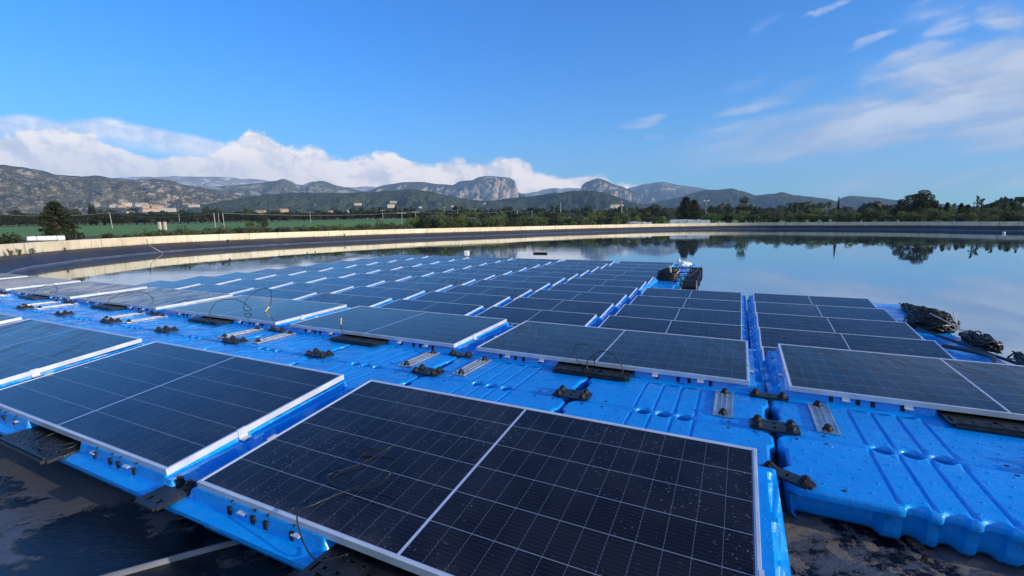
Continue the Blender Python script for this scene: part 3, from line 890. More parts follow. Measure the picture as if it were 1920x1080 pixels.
for k in range(len(rad)-1):
    for i in range(NR):
        j = (i+1) % NR; m.f.append((k*NR+i, k*NR+j, (k+1)*NR+j, (k+1)*NR+i)); m.m.append(0)
o = m.build('ground', M['ground'], None, True); tag(o, kind='structure')

# ------------------------------------------------------------------ hills and mountains
def ridge(name, pts, rng, mat, depth=.22, rough=1., base=None, seed=0, back=.15, n=260, cliff=0., prof=1.3):
    xs = [p[0] for p in pts]; x0, x1 = xs[0], xs[-1]
    rows_ = 30; m = MB(); R = []
    for i in range(n+1):
        x = x0+(x1-x0)*i/n
        for a, b in zip(pts, pts[1:]):
            if a[0] <= x <= b[0]:
                t = (x-a[0])/(b[0]-a[0]); t = t*.5+ss(0,1,t)*.5; y = a[1]+(b[1]-a[1])*t; break
        y -= rough*.9*fbm(x*.045, seed*7.7, 0, 5)
        e = min(i/n, 1-i/n)
        R.append((x, y, e))
    ks = [k/rows_ for k in range(rows_+1)]
    for (x, y, e) in R:
        top = far(x, y, rng); h = top.z
        d0 = Vector((top.x, top.y)).normalized()
        for t in ks:
            r_ = rng*(1-depth*(1-t)); q = d0*r_
            g = gz(q.x, q.y)-6
            cl_ = cliff(x) if callable(cliff) else cliff
            s = t**prof if not cl_ else (t**prof*(1-cl_)+cl_*ss(.66, .80, t))
            z = g+(h-g)*s
            amp = (h-g)*.20*math.sin(PI*min(1, t*1.0))**.8
            gl = noise.fractal(Vector((q.x, q.y, z*.5))*(3.2/(rng*.1))+Vector((seed,0,0)), .75, 2.1, 6)
            z += amp*gl
            q2 = q*(1-.016*gl*math.sin(PI*t)); m.v.append((q2.x, q2.y, z))
        qb = d0*rng*(1+back); m.v.append((qb.x, qb.y, -60))
    K = rows_+2
    for i in range(n):
        for k in range(K-1): m.f.append((i*K+k, (i+1)*K+k, (i+1)*K+k+1, i*K+k+1)); m.m.append(0)
    o = m.build(name, mat, None, True); tag(o, kind='structure'); return o
G1, G2 = (.060,.080,.038), (.110,.120,.065)
HM = {
 'rocky': mat_hill('rocky_hill', (.095,.100,.055), (.165,.150,.085), (.62,.50,.38), .085, .022),
 'forest': mat_hill('wooded_hill', G1, G2, (.34,.29,.22), -.02, .010),
 'dark': mat_hill('dark_wooded_hill', (.038,.056,.028), (.070,.088,.046), (.30,.25,.20), -.05, .009),
 'pale': mat_hill('limestone_range', (.26,.25,.23), (.38,.37,.35), (.80,.78,.75), .12, .003),
 'cliff': mat_hill('cliff_mountain', (.045,.060,.040), (.085,.095,.065), (.62,.50,.41), .0, .003, cliff=1.),
 'mixed': mat_hill('limestone_hill', (.10,.11,.065), (.18,.18,.12), (.58,.53,.46), .07, .004),
}
ridge('mountain_range', [(-400,380),(-150,345),(100,336),(200,333),(330,331),(420,332),(470,336),(560,346),(640,352),(700,350),(760,360)], 8800, HM['pale'], seed=1, rough=1.5)
ridge('mountain_range', [(940,386),(962,364),(990,362),(1040,352),(1095,353),(1140,360),(1180,372)], 8600, HM['pale'], seed=2, rough=1.5)
ridge('mountain_range', [(1130,380),(1180,352),(1215,344),(1245,341),(1275,347),(1300,350),(1345,358),(1400,366),(1460,380)], 8400, HM['mixed'], seed=3, rough=1.2)
ridge('mountain', [(560,382),(640,362),(690,358),(720,347),(760,341),(795,341),(820,345),(848,347),(862,340),(885,338),(897,332),(912,330),(930,331),(955,333),(964,338),(969,347),(971,361),(985,366),(1010,374),(1040,382)], 6200, HM['cliff'], seed=4, rough=.7, cliff=lambda x: .5*ss(920, 934, x), depth=.16)
ridge('mountain', [(1070,380),(1087,362),(1091,347),(1100,340),(1121,334),(1136,338),(1150,345),(1165,349),(1180,356),(1195,362),(1206,372),(1230,382)], 6400, HM['cliff'], seed=5, rough=.6, cliff=lambda x: .36*ss(1108, 1125, x), depth=.16)
ridge('hill', [(330,385),(390,350),(440,347),(480,344),(515,339),(530,335),(545,339),(562,348),(585,341),(605,339),(635,349),(680,358),(730,368),(800,382)], 5200, HM['mixed'], seed=6, rough=1.)
ridge('hill', [(-420,330),(-250,300),(-120,299),(0,309),(40,313),(75,319),(110,328),(150,331),(180,329),(215,335),(250,337),(285,335),(320,338),(345,347),(375,350),(420,360),(460,368),(520,380)], 3300, HM['rocky'], seed=7, rough=1.2, depth=.34)
ridge('hill', [(1150,386),(1200,384),(1260,373),(1300,362),(1322,356),(1345,356),(1371,353),(1390,358),(1418,366),(1450,363),(1467,360),(1490,366),(1520,369),(1545,372),(1575,378),(1600,386)], 4300, HM['dark'], seed=8, rough=.7)
ridge('hill', [(1530,392),(1565,380),(1580,370),(1595,367),(1640,370),(1680,375),(1740,381),(1850,388),(2000,392)], 5000, HM['dark'], seed=9, rough=.5)
ridge('hill', [(360,388),(420,377),(470,368),(510,364),(560,361),(620,362),(680,361),(740,357),(770,354),(800,358),(840,366),(880,374),(930,378),(1000,386)], 2500, HM['forest'], seed=10, rough=1.6, depth=.3)
ridge('hill', [(800,390),(850,385),(890,378),(930,375),(975,370),(1010,366),(1050,361),(1085,357),(1110,357),(1135,361),(1165,371),(1195,382),(1250,392)], 2700, HM['dark'], seed=11, rough=1.6, depth=.26, cliff=.12)

# ------------------------------------------------------------------ trees
def leaves(m, c, rx, ry, rz, n, size, rg, flat=1., mi=0):
    for _ in range(n):
        while True:
            d = Vector((rg.uniform(-1,1), rg.uniform(-1,1), rg.uniform(-1,1)))
            if .35 < d.length < 1: break
        p = Vector((c[0]+d.x*rx, c[1]+d.y*ry, c[2]+d.z*rz))
        a = Vector((rg.gauss(0,1), rg.gauss(0,1), rg.gauss(0,.8))).normalized(); b = a.orthogonal().normalized()
        b = (b*math.cos(3.1*d.x)+a.cross(b)*math.sin(3.1*d.x)).normalized()
        s = size*rg.uniform(.5, 1.3); a = a*s; b = b*s*.55*flat
        m.add([p-a, p+b, p+a, p-b], [(0,1,2,3)], mi)
def tree(name, kind, seed):
    rg = random.Random(seed); root = D.objects.new(name, None); link(root)
    cr, tk = MB(), MB(); mat = L1
    if kind == 'round':                       # unit height 1
        mat = (L4, L3, L2)[seed % 3]
        tk.tube([(0,0,-.05),(.01,0,.18),(.03,.02,.4)], [.035,.028,.012], 6)
        for _ in range(13):
            a = rg.uniform(0, 2*PI); r = rg.uniform(.02,.30); z = rg.uniform(.24,.84)
            k = math.sqrt(max(.1, 1-((z-.5)/.5)**2)); c = (r*k*math.cos(a), r*k*math.sin(a), z)
            tk.tube([(0,0,.15),(c[0]*.5,c[1]*.5,z*.6),c], [.016,.01,.004], 4)
            leaves(cr, c, .16,.16,.13, 120, .026, rg)
    elif kind == 'bush':
        mat = (L2, L3, L2, L4)[seed % 4]
        for _ in range(12):
            a = rg.uniform(0, 2*PI); r = rg.uniform(0,.55); z = rg.uniform(.15,.66)+.25*(rg.random() < .15); c = (r*math.cos(a), r*math.sin(a)*.6, z)
            tk.tube([(c[0]*.3,c[1]*.3,-.05),c], [.02,.006], 4)
            leaves(cr, c, .22,.20,.20, 80, .046, rg)
    elif kind == 'conifer':
        mat = L4
        tk.tube([(0,0,-.05),(0,0,.5),(0,0,.97)], [.03,.02,.004], 6)
        for k in range(44):
            z = .08+.90*k/44; R = (.44*(1-z)**.62+.02)*rg.uniform(.7,1.12); a = rg.uniform(0, 2*PI)
            for b_ in range(3):
                a += 2.1; e = (R*math.cos(a), R*math.sin(a), z-.02+rg.uniform(-.02,.03))
                tk.tube([(0,0,z), e], [.007,.002], 4)
                for t in (.35,.6,.85,1.): leaves(cr, (e[0]*t,e[1]*t,z-.02*t), .05,.05,.03, 14, .022, rg)
    elif kind == 'stone':                     # broad umbrella pine, open inside
        mat = L4
        tk.tube([(0,0,-.05),(.04,0,.3),(.12,.0,.6),(.16,0,.8)], [.035,.03,.022,.01], 7)
        tk.tube([(.04,0,.3),(-.15,.02,.5),(-.28,0,.66)], [.02,.014,.007], 6)
        tk.tube([(.08,0,.45),(.25,-.05,.6),(.42,0,.58)], [.018,.012,.006], 6)
        L_ = [(.16,0,.86,.16,.10),(.02,0,.78,.15,.08),(-.16,0,.74,.15,.09),(-.34,.02,.60,.14,.10),(-.42,0,.42,.16,.12),(.30,0,.72,.13,.12),(.40,0,.56,.14,.12),(.5,0,.42,.14,.12),(-.25,0,.36,.22,.18),(.05,.1,.34,.26,.20),(.3,0,.32,.24,.18),(-.5,0,.26,.18,.16),(.1,-.1,.52,.16,.10),(-.1,.1,.2,.3,.16),(.45,0,.2,.2,.16),(.1,0,.66,.2,.12),(-.1,.05,.56,.22,.14),(.28,0,.5,.18,.14),(0,0,.42,.3,.16)]
        for (x,y,z,r,h) in L_:
            leaves(cr, (x,y,z), r,r*.8,h, 420, .020, rg)
    elif kind == 'cypress':
        mat = L4
        tk.tube([(0,0,-.05),(0,0,.9)], [.02,.005], 5)
        for k in range(24):
            z = .06+.9*k/24; r = .085*math.sin(PI*min(1,(z+.12)))**.6*(1.1-z*.75); leaves(cr, (0,0,z), r,r,.05, 60, .022, rg)
    elif kind == 'palm':
        mat = L3
        tk.tube([(0,0,-.05),(.015,0,.4),(0,0,.86)], [.022,.016,.018], 7)
        for k in range(26):
            a = 2*PI*k/26+rg.uniform(-.1,.1); up = rg.uniform(-.12,.16); pts = []
            for t in (0,.25,.5,.75,1.): pts.append(Vector((.2*t*math.cos(a), .2*t*math.sin(a), .86+up*t-.13*t*t*(1.2-up*3))))
            for p, q in zip(pts, pts[1:]):
                s = Vector((-math.sin(a), math.cos(a), 0))*.018; cr.add([p-s, p+s, q+s*.8, q-s*.8], [(0,1,2,3)])
    elif kind == 'spiky':
        mat = L4
        tk.tube([(0,0,-.05),(.02,0,.5),(-.01,0,.98)], [.03,.02,.004], 6)
        for k in range(22):
            z = .22+.74*k/22; R = rg.uniform(.08,.30)*(1.15-z); a = rg.uniform(0, 2*PI); e = (R*math.cos(a), R*math.sin(a), z+rg.uniform(.0,.07))
            tk.tube([(0,0,z), e], [.008,.003], 4); leaves(cr, e, .06,.06,.05, 42, .022, rg)
            leaves(cr, (0,0,z), .04,.04,.04, 14, .022, rg)
        for _ in range(6):
            leaves(cr, (rg.uniform(-.15,.15), rg.uniform(-.1,.1), rg.uniform(.1,.3)), .14,.14,.1, 70, .026, rg)
    cr.build('crown', mat, root); tk.build('trunk', M['bark'], root, True)
    return root
TP = {}; USED = set()
def put_tree(kind, seed, x, ybase, ytop, rng, label, cat='tree', group=None, wide=1., name=None):
    key = (kind, seed)
    if key not in TP: TP[key] = tree(name or {'bush': 'bush', 'conifer': 'conifer', 'stone': 'pine_tree', 'cypress': 'cypress', 'palm': 'palm_tree', 'spiky': 'conifer'}.get(kind, 'tree'), kind, seed); o = TP[key]
    else: o = copy_tree(TP[key])
    p = far(x, ytop, rng); g = gz(p.x, p.y) if ybase is None else far(x, ybase, rng).z
    h = max(.6, p.z-g)*(1.18 if kind == 'bush' else 1.04); o.location = (p.x, p.y, g); o.scale = (h*wide, h*wide, h)
    o.rotation_euler = (0, 0, (seed*1.7+x*.37) % 6.28 if kind != 'stone' else 0)
    return tag(o, label, cat, group)
def wall_range(x):                        # range of the wall along the sight line column x
    best = None; d = ray(x, 430); a = math.atan2(d.x, d.y)
    for p in OUT:
        if p.y > 10:
            e = abs(math.atan2(p.x, p.y)-a)
            if best is None or e < best[0]: best = (e, p.length)
    return best[1]
rt = random.Random(5)
# solitary trees
put_tree('conifer', 1, 101, None, 379, wall_range(101)+6, 'dark conifer standing behind the wall at the left, above the white roll', 'conifer', wide=.92)
put_tree('round', 3, 491, None, 403, 108, 'dark rounded oak alone at the field edge left of centre', wide=1.25)
put_tree('bush', 8, 466, None, 414, 109, 'low dark shrub beside the rounded oak on the field', 'bush', wide=1.1)
put_tree('conifer', 4, 1287, None, 370, wall_range(1287)+16, 'dark pointed pine rising above the white stacks', 'conifer', wide=1.0)
put_tree('conifer', 4, 1302, None, 375, wall_range(1302)+17, 'second dark pine touching the pointed pine above the stacks', 'conifer', wide=.9)
put_tree('round', 6, 1397, None, 367, wall_range(1397)+16, 'tall rounded dark tree against the hill right of the stacks', wide=.85)
put_tree('stone', 1, 1722, None, 356, wall_range(1722)+16, 'broad dark umbrella pine, tallest of the right belt', 'pine tree', wide=1.18)
put_tree('cypress', 2, 1573, None, 370, wall_range(1573)+20, 'thin dark cypress spike against the far right hill', 'cypress', wide=1.)
for i, (x, y, s) in enumerate(((1482,378,1),(1491,377,2),(1499,379,1),(1503,377,3),(1507,379,2),(1527,384,3),(1539,377,1),(1555,376,2))):
    put_tree('palm', s, x, None, y, 190, 'tall palm before the right hills, %s from the left of the palm group' % ordn(i+1), 'palm tree', 'palms before the right hills', wide=1.5)
for i, (x, y) in enumerate(((1777,380),(1790,382),(1803,381),(1815,384),(1834,368),(1842,373),(1862,381),(1871,376),(1886,384),(1900,380),(1917,377))):
    put_tree('spiky' if i in (1,4,5,7,10) else 'conifer', 3+i % 3, x, None, y, wall_range(min(x,1910))+24+i % 4*2, 'dark ragged treetop right of the umbrella pine, %s of that run' % ordn(i+1), 'conifer', 'ragged treetops at the right', wide=.8 if i % 2 else .6)
# the belt behind the right wall: shrubs in front, trees behind
i = 0
x = 1115
while x < 1945:
    i += 1; wr_ = wall_range(min(x, 1915)); near = 1250 < x < 1330
    yt = 393+rt.uniform(-3, 4)-(3 if x > 1500 else 0)-(3 if x > 1650 else 0)
    put_tree('round', 1+i % 5, x, None, yt, wr_+13+rt.uniform(0,4), 'bushy green tree in the belt behind the right wall, %s from the left' % ordn(i), 'tree', 'belt of trees behind the right wall', wide=1.1+rt.uniform(-.1,.25))
    x += rt.uniform(15, 23)
i = 0; x = 1340
while x < 1950:
    i += 1; wr_ = wall_range(min(x, 1915))
    put_tree('bush', 1+i % 6, x, None, 398+rt.uniform(-4, 4), wr_+4+rt.uniform(0,2), 'low dark shrub close behind the right wall, %s from the white stacks' % ordn(i), 'bush', 'shrubs close behind the right wall', wide=1.35)
    x += rt.uniform(17, 27)
i = 0; x = 1132
while x < 1960:
    i += 1; wr_ = wall_range(min(x, 1915))
    put_tree('round', 3+(i % 2)*3, x, None, 389+rt.uniform(-3, 5)-(x > 1600)*2, wr_+30+rt.uniform(0,8), 'dark tree in the rear rank of the right belt, %s from the left' % ordn(i), 'tree', 'rear rank of the right belt', wide=1.3)
    x += rt.uniform(22, 34)
# orchard shrubs behind the left and middle wall
def shrubs(x0, x1, ytop, jit, step, lab, grp, off=(1.5, 5), kinds=(1,2,3,5,6), wide=1.35):
    i = 0; x = x0
    while x < x1:
        i += 1
        f = (x-x0)/(x1-x0); y = ytop[0]+(ytop[1]-ytop[0])*f+rt.uniform(-jit, jit)
        put_tree('bush', kinds[i % len(kinds)], x, None, y, wall_range(x)+rt.uniform(*off), lab % ordn(i), 'bush', grp, wide=wide*rt.uniform(.85,1.2))
        x += step*rt.uniform(.7, 1.35)
shrubs(200, 262, (437,442), 2, 14, 'green shrub behind the wall right of the conifer, %s from the left', 'left wall shrubs')
shrubs(288, 505, (430,426), 3, 15, 'green shrub behind the wall below the field poles, %s from the left', 'field pole shrubs')
shrubs(508, 770, (426,416), 3, 15, 'green shrub along the middle wall, %s from the rounded oak', 'middle wall shrubs')
shrubs(775, 1245, (408,406), 4, 17, 'tall green shrub behind the middle wall, %s from the green field', 'tall middle shrubs', (3, 9), wide=1.2)
shrubs(790, 1240, (403,400), 3, 19, 'darker tree behind the middle wall shrubs, %s from the left', 'darker trees at the middle', (12, 20), (4,7,8), wide=1.3)
shrubs(-10, 20, (437,440), 3, 18, 'dark shrub at the left edge behind the wall, %s from the left', 'left edge shrubs')
# weeds at the foot of the wall on the left
def weed(x, y, h, lab, mat, sd):
    rg = random.Random(sd); p = on(x, y, -1.50); g = MB()
    for _ in range(26):
        a = rg.uniform(0, 6.28); r = rg.uniform(.05,.5)*h*1.2; e = Vector((r*math.cos(a), r*math.sin(a)*.3, h*rg.uniform(.4,1)))
        g.tube([(r*.3*math.cos(a),0,0), e*.6, e], [.006,.004,.002], 4); leaves(g, e*.8, .10*h,.08*h,.16*h, 10, .05*h, rg)
    o = g.build('weed', mat); o.location = (p.x, p.y, -1.51); tag(o, lab, 'weed', 'weeds at the foot of the wall')
for k, (x, y, h, lab, mt) in enumerate(((20,480,.42,'dry brown weeds at the foot of the wall, farthest left', L5),(37,479,.42,'leafy green weed clump at the foot of the left wall', L2),(62,475,.36,'dry weed stems right of the leafy clump on the left wall', L5),(105,470,.22,'small green weed at the wall foot below the conifer', L2),(122,469,.2,'low green weed just right of the one below the conifer', L2),(428,455,.34,'dark weed sprig growing on the liner edge left of centre', L4),(574,448,.18,'tiny dark weed tuft on the liner edge, left one', L4),(589,447,.22,'dark weed tuft on the liner edge, middle one', L4),(646,442,.28,'dark weed tuft on the liner edge, right one', L4))):
    weed(x, y, h, lab, mt, k)
# hedge at the far edge of the green field
i = 0; x = -15
while x < 900:
    i += 1; yt = 401-(x/900.)*8+rt.uniform(-2.5, 2.5)
    put_tree('round', 3 if i % 3 else 6, x, None, yt, 290+rt.uniform(-8, 20), 'dark tree in the long hedge beyond the green field, %s from the left' % ordn(i), 'tree', 'hedge beyond the green field', wide=1.9)
    x += rt.uniform(9, 15)
for k, (x, y) in enumerate(((168,384),(174,386),(30,392),(205,390),(250,388),(690,392))):
    put_tree('cypress' if k < 2 else 'round', 2 if k < 2 else 6, x, None, y, 345+k*6, ('paired dark cypress top above the left hedge, left one','paired dark cypress top above the left hedge, right one','taller tree rising over the hedge at the far left','taller tree over the hedge by the first pole','taller tree over the hedge below the village','taller tree over the hedge near the field middle')[k], 'tree', 'taller trees over the hedge', wide=1.2 if k > 1 else 2.2)
# far woods on the plain: stuff
g = MB(); rg = random.Random(9)
for _ in range(1500):
    az = math.radians(rg.uniform(-52, 50)); r = 360*(2400/360.)**rg.random()
    x, y = r*math.sin(az), r*math.cos(az)
    if noise.noise(Vector((x*.004, y*.006, 5))) < -.10: continue
    z = gz(x, y); h = rg.uniform(5, 10); w = h*rg.uniform(.5, .9)
    for k in range(7):
        c = Vector((x+rg.uniform(-.5,.5)*w, y+rg.uniform(-.5,.5)*w, z+h*rg.uniform(.25,.85)))
        s = w*rg.uniform(.3,.5); n0 = len(g.v)
        R_ = Matrix.Rotation(rg.uniform(0, 6.28), 3, 'Z') @ Matrix.Rotation(rg.uniform(0, 3), 3, 'X')
        vv = [Vector(q) for q in ((1,0,0),(-1,0,0),(0,1,0),(0,-1,0),(0,0,1),(0,0,-1))]
        g.add([c+(R_ @ q)*s*rg.uniform(.7,1.25) for q in vv], [(0,2,4),(2,1,4),(1,3,4),(3,0,4),(2,0,5),(1,2,5),(3,1,5),(0,3,5)])
o = g.build('far_woods', L4); tag(o, 'scattered dark woods on the plain before the hills', 'woods', kind='stuff')

# ------------------------------------------------------------------ village and houses
def house(x, y, rng, w, d, h, rz, lab, mat='plaster', roof=True):
    w *= .8; h *= .75; d *= .8; p = far(x, y, rng); g = p.z-h*.5
    r = empty('house', lab, 'house', (p.x, p.y, g), rz, 'houses before the hills')
    m = MB(); m.box(-w/2, w/2, -d/2, d/2, -h, h); m.build('wall', M[mat], r)
    if roof:
        m = MB(); e = .5; rh = d*.22
        m.add([(-w/2-e,-d/2-e,h),(w/2+e,-d/2-e,h),(w/2+e,d/2+e,h),(-w/2-e,d/2+e,h),(-w/2-e,0,h+rh),(w/2+e,0,h+rh)], [(0,1,5,4),(2,3,4,5),(0,4,3),(1,2,5),(3,2,1,0)]); m.build('roof', M['tile'], r)
    n_ = max(2, int(w/4))
    for k in range(n_):
        a = -w/2+w*(k+.5)/n_; m = MB(); m.box(a-.5, a+.5, -d/2-.03, -d/2, h*.25, h*.72); m.build('window', M['dark'], r)
    return r
HS = [(214,385,1250,16,9,4,'plaster2','small white house at the left end of the village'),(238,382,1300,20,10,5,'plaster2','pale house with tiled roof high in the village'),(228,386,1240,14,9,3,'plaster','low ochre house between the first village trees'),(266,383,1320,26,12,5,'plaster2','wide cream house in the middle of the village'),(283,387,1250,34,12,6,'plaster','long orange house block in the village'),(296,388,1240,24,12,5,'plaster','orange house joined to the right of the long block'),(304,392,1180,58,10,5,'plaster2','long low cream wall-like building below the village'),(282,393,1170,30,9,4,'plaster','low cream building at the lower village edge'),(245,396,1100,14,8,3,'plaster2','small white house at the foot of the village'),(364,385,1400,28,10,4,'plaster2','cream farmhouse right of the village on pale field'),(489,397,900,18,8,3.4,'plaster','orange farmhouse left of the two beyond the oak'),(533,394,900,16,8,3.4,'plaster','orange farmhouse right of the two beyond the oak'),(622,397,800,10,6,3,'plaster','little orange house above the hedge at centre left'),(655,395,900,9,6,3,'plaster2','left one of the tiny pale houses near the centre'),(665,396,900,8,6,3,'plaster2','right one of the tiny pale houses near the centre'),(671,382,1900,34,12,6,'plaster2','white house on the wooded hill, left of the villa'),(737,378,1900,30,14,6,'plaster2','upper white villa on the wooded hill'),(733,385,1860,34,14,8,'plaster2','lower white villa with annex on the wooded hill'),(788,388,1700,14,8,4,'plaster2','small white house low on the wooded hill right side'),(848,386,1700,10,8,4,'plaster2','single white cottage before the cliff mountain'),(908,381,1900,10,8,4,'plaster2','white cottage at the foot of the cliff mountain'),(1156,386,420,14,7,2.6,'plaster2','white building behind the tall lattice mast')]
for k, (x, y, r_, w, d, h, mt, lab) in enumerate(HS): house(x, y, r_, w, d, h, -math.radians((x-960)*.035)+((k*37) % 10-5)*.05, lab, mt, mt == 'plaster' or k in (1,9))
# ------------------------------------------------------------------ poles and wires
def pole(x, yb, yt, rng, lab, tilt=0., arm=False, r=.11):
    a = far(x, yt, rng); b = far(x, yb, rng); g = min(b.z, gz(b.x, b.y)+.3) if yb is None else b.z
    root = empty('utility_pole', lab, 'pole', (a.x, a.y, g-.3), 0, 'utility poles')
    H = a.z-g+.3; r *= .68; m = MB(); m.tube([(tilt*-H*.0,0,0),(tilt*H*.5,0,H*.5),(tilt*H,0,H)], [r, r*.85, r*.65], 8); m.build('shaft', M['pole'], root)
    if arm:
        m = MB(); m.box(tilt*H-.9, tilt*H+.9, -.05, .05, H-.35, H-.23)
        for q in (-.8, 0, .8): m.cyl((tilt*H+q,0,H-.23), (tilt*H+q,0,H-.02), .05, n=6)
        m.build('crossarm', M['pole'], root)
    return Vector((a.x+tilt*H, a.y, g-.3+H-.05))
def wire(a, b, lab, sag=.5, r=.018):
    m = MB(); pts = []
    for i in range(15):
        t = i/14; p = a.lerp(b, t); pts.append((p.x, p.y, p.z-4*sag*t*(1-t)))
    m.tube(pts, r, 4); tag(m.build('wire', M['wire'], None), lab, 'wire', 'overhead wires')
P = []
P.append(pole(207, 425, 398, 105, 'leaning utility pole at the left edge of the field', -.06))
P.append(pole(402, 440, 399, 66, 'tall near utility pole beside the wall, left of its pair', -.03, r=.10))
pole(409, 414, 399, 150, 'thin distant pole between the two taller field poles', 0, r=.12)
P.append(pole(418, 429, 399, 84, 'utility pole right of the tall near pole', -.02, r=.10))
pole(335, 414, 400, 190, 'faint distant pole in the left of the green field', 0, r=.12)
pole(581, 416, 396, 170, 'pole standing in the field below the farmhouses', 0, r=.14)
P.append(pole(717, 409, 393, 180, 'cross-armed pole at the far field edge', 0, True, .14))
P.append(pole(753, 424, 397, 96, 'utility pole left of two near the centre hedge', 0, True, .11))
P.append(pole(779, 417, 396, 115, 'utility pole right of two near the centre hedge', 0, True, .11))
pole(833, 398, 388, 230, 'faint far pole left of the cross-armed far pole', 0, True, .13); pole(858, 399, 389, 230, 'faint far pole right of the cliff gap', 0, False, .13)
pole(890.5, 400, 391, 210, 'short far pole with a crossarm under the cliff mountain', 0, True, .14)
P.append(pole(970, 412, 394, 120, 'white topped pole left of two beyond the centre shrubs', 0, r=.14)); P.append(pole(997, 408, 394, 120, 'white topped pole right of two beyond the centre shrubs', 0, r=.14))
pole(1051, 396, 379, 170, 'brown wooden pole above the centre tree line', 0, r=.2)
P.append(pole(1115, 409, 393.5, 110, 'pole between the centre trees left of the white mast', 0, r=.12))
P.append(pole(1166, 401, 376, 120, 'tall white mast with a lamp head before the dark ridge', 0, r=.22))
for a, b, lab in ((0,1,'overhead wire from the leaning pole to the tall near pole'),(2,5,'overhead wire crossing the field to the centre poles'),(5,6,'overhead wire between the two centre poles'),(6,7,'overhead wire running right from the centre poles'),(7,8,'overhead wire between the white topped poles'),(8,9,'overhead wire from the white topped poles to the mast side')):
    wire(P[a], P[b], lab, .6, .02)
a = far(0, 402, 108); wire(a, P[0], 'overhead wire entering from the left edge to the leaning pole', .4)
# street lights on the right
for k, (x, yt) in enumerate(((1324.5, 376.5),)):
    a = far(x, yt, 210); r = empty('floodlight_mast', 'distant floodlight mast with two lamps before the right hill', 'light mast', (a.x, a.y, a.z-9))
    m = MB(); m.cyl((0,0,0), (0,0,9), .12, .08, 6); m.box(-.9,.9,-.04,.04,8.7,8.8); m.build('shaft', M['pole'], r)
    for q in (-.8, .8):
        m = MB(); m.box(q-.35,q+.35,-.2,.2,8.85,9.35); m.build('lamp', M['plaster2'], r)
# meter cabinet posts on the field
for k, x in enumerate((300, 310)):
    a = far(x, 416, 70); b = far(x, 426, 70)
    m = MB(); m.box(-.11,.11,-.11,.11,0,a.z-b.z+.3); o = m.build('post', M['plaster2']); o.location = (b.x, b.y, b.z-.3)
    tag(o, ('white square post at the field edge, left of the pair', 'white square post at the field edge, right of the pair')[k], 'post')
# ------------------------------------------------------------------ white stacks behind the far wall, roll on the left
r_ = wall_range(87)+.55; p = far(87, 450, r_); dx = ray(87, 450); 
rt_ = empty('wrapped_roll', 'white plastic wrapped roll with two dark straps on the left wall', 'roll', (p.x, p.y, -.90), -math.atan2(p.x, p.y)+.12)
L_ = 68/F*r_*math.cos(math.atan2(p.x, p.y))**2*1.05
m = MB(); n_ = 16; K = 14
for i in range(n_+1):
    t = i/n_; e = .82+.18*math.sin(PI*min(1, max(0, t*6)) if t < .16 else PI/2)
    for k in range(K):
        a = 2*PI*k/K; rr = .185*e*(1+.06*noise.noise(Vector((t*6, a*1.5, 0)))); m.v.append((-L_/2+L_*t, rr*1.05*math.cos(a), (.17)+rr*.88*math.sin(a)))
for i in range(n_):
    for k in range(K): m.f.append((i*K+k, i*K+(k+1) % K, (i+1)*K+(k+1) % K, (i+1)*K+k)); m.m.append(0)
m.f.append(tuple(range(K))); m.m.append(0); m.f.append(tuple(range(n_*K, (n_+1)*K))); m.m.append(0)
m.build('wrapping', M['white'], rt_, True)
for q in (-.26, .27):
    m = MB(); m.v = []; 
    for i in (0, 1):
        for k in range(16):
            a = 2*PI*k/16; m.v.append((L_*q+i*.03, .208*math.cos(a), .17+.184*math.sin(a)))
    for k in range(16): m.f.append((k, (k+1) % 16, 16+(k+1) % 16, 16+k)); m.m.append(0)
    m.build('strap', M['strap'], rt_)
def stack(x0, x1, yt, rng, lab, seed, h=.62):
    a, b = far(x0, 419, rng), far(x1, 419, rng); c = (a+b)/2; wv = (b-a).length
    r = empty('wrapped_stack', lab, 'stack', (c.x, c.y, -1.7), math.atan2((b-a).y, (b-a).x), 'white stacks behind the far wall')
    top = far((x0+x1)/2, yt, rng).z+1.7; rg = random.Random(seed)
    m = MB(); n_ = 9
    for k in range(n_):
        xa = -wv/2+wv*k/n_; hh = top*(1-.22*abs((k+.3)/n_-.35))*rg.uniform(.92, 1.02)
        m.box(xa+.03, xa+wv/n_-.03, -.9-rg.uniform(0,.3), .9, 0, hh)
        for z in (.35,.55,.75,.92): m.box(xa+.0, xa+wv/n_, -.95-rg.uniform(0,.3), .95, hh*z-.06, hh*z+.03)
    m.build('sheeting', M['white'], r)
stack(1172, 1222, 415.2, wall_range(1200)+5, 'low white wrapped stack behind the far wall, left of the bigger', 1)
stack(1257, 1331, 410.6, wall_range(1294)+3.5, 'large white wrapped stack behind the far wall under the pines', 2)
stack(1337, 1366, 416.8, wall_range(1350)+3, 'low grey stack right of the large white stack', 4)
# ropes on the liner, small float on the right
def rope(lab, pts, r=.022):
    m = MB(); m.tube(crom(pts, 4), r, 5); tag(m.build('rope', M['pale'], None, True), lab, 'rope', 'ropes on the basin slope')
a = on(274, 447, -.885); b1 = on(280, 459.5, -1.46); b2 = on(300, 472, -2.0); b3 = on(305, 475.5, -2.14)
rope('pale rope hanging over the wall down to the water, left side', [tuple(a), tuple(b1), tuple(b2+Vector((0,0,.03))), tuple(b3+Vector((0,0,.03)))])
a = on(1297, 426, -1.5); b1 = on(1283, 430.6, -2.12)
rope('pale rope lying on the far slope under the white stacks', [tuple(a+Vector((0,0,.06))), tuple((a+b1)/2+Vector((0,0,.06))), tuple(b1+Vector((0,0,.06)))], .03)
p = on(1882, 438, WATER); m = MB(); blob(m, (0,0,.08), (.16,.16,.16), 3, .05, 8); o = m.build('buoy', M['white'], None, True); o.location = p; tag(o, 'small white buoy at the water edge on the far right', 'buoy')
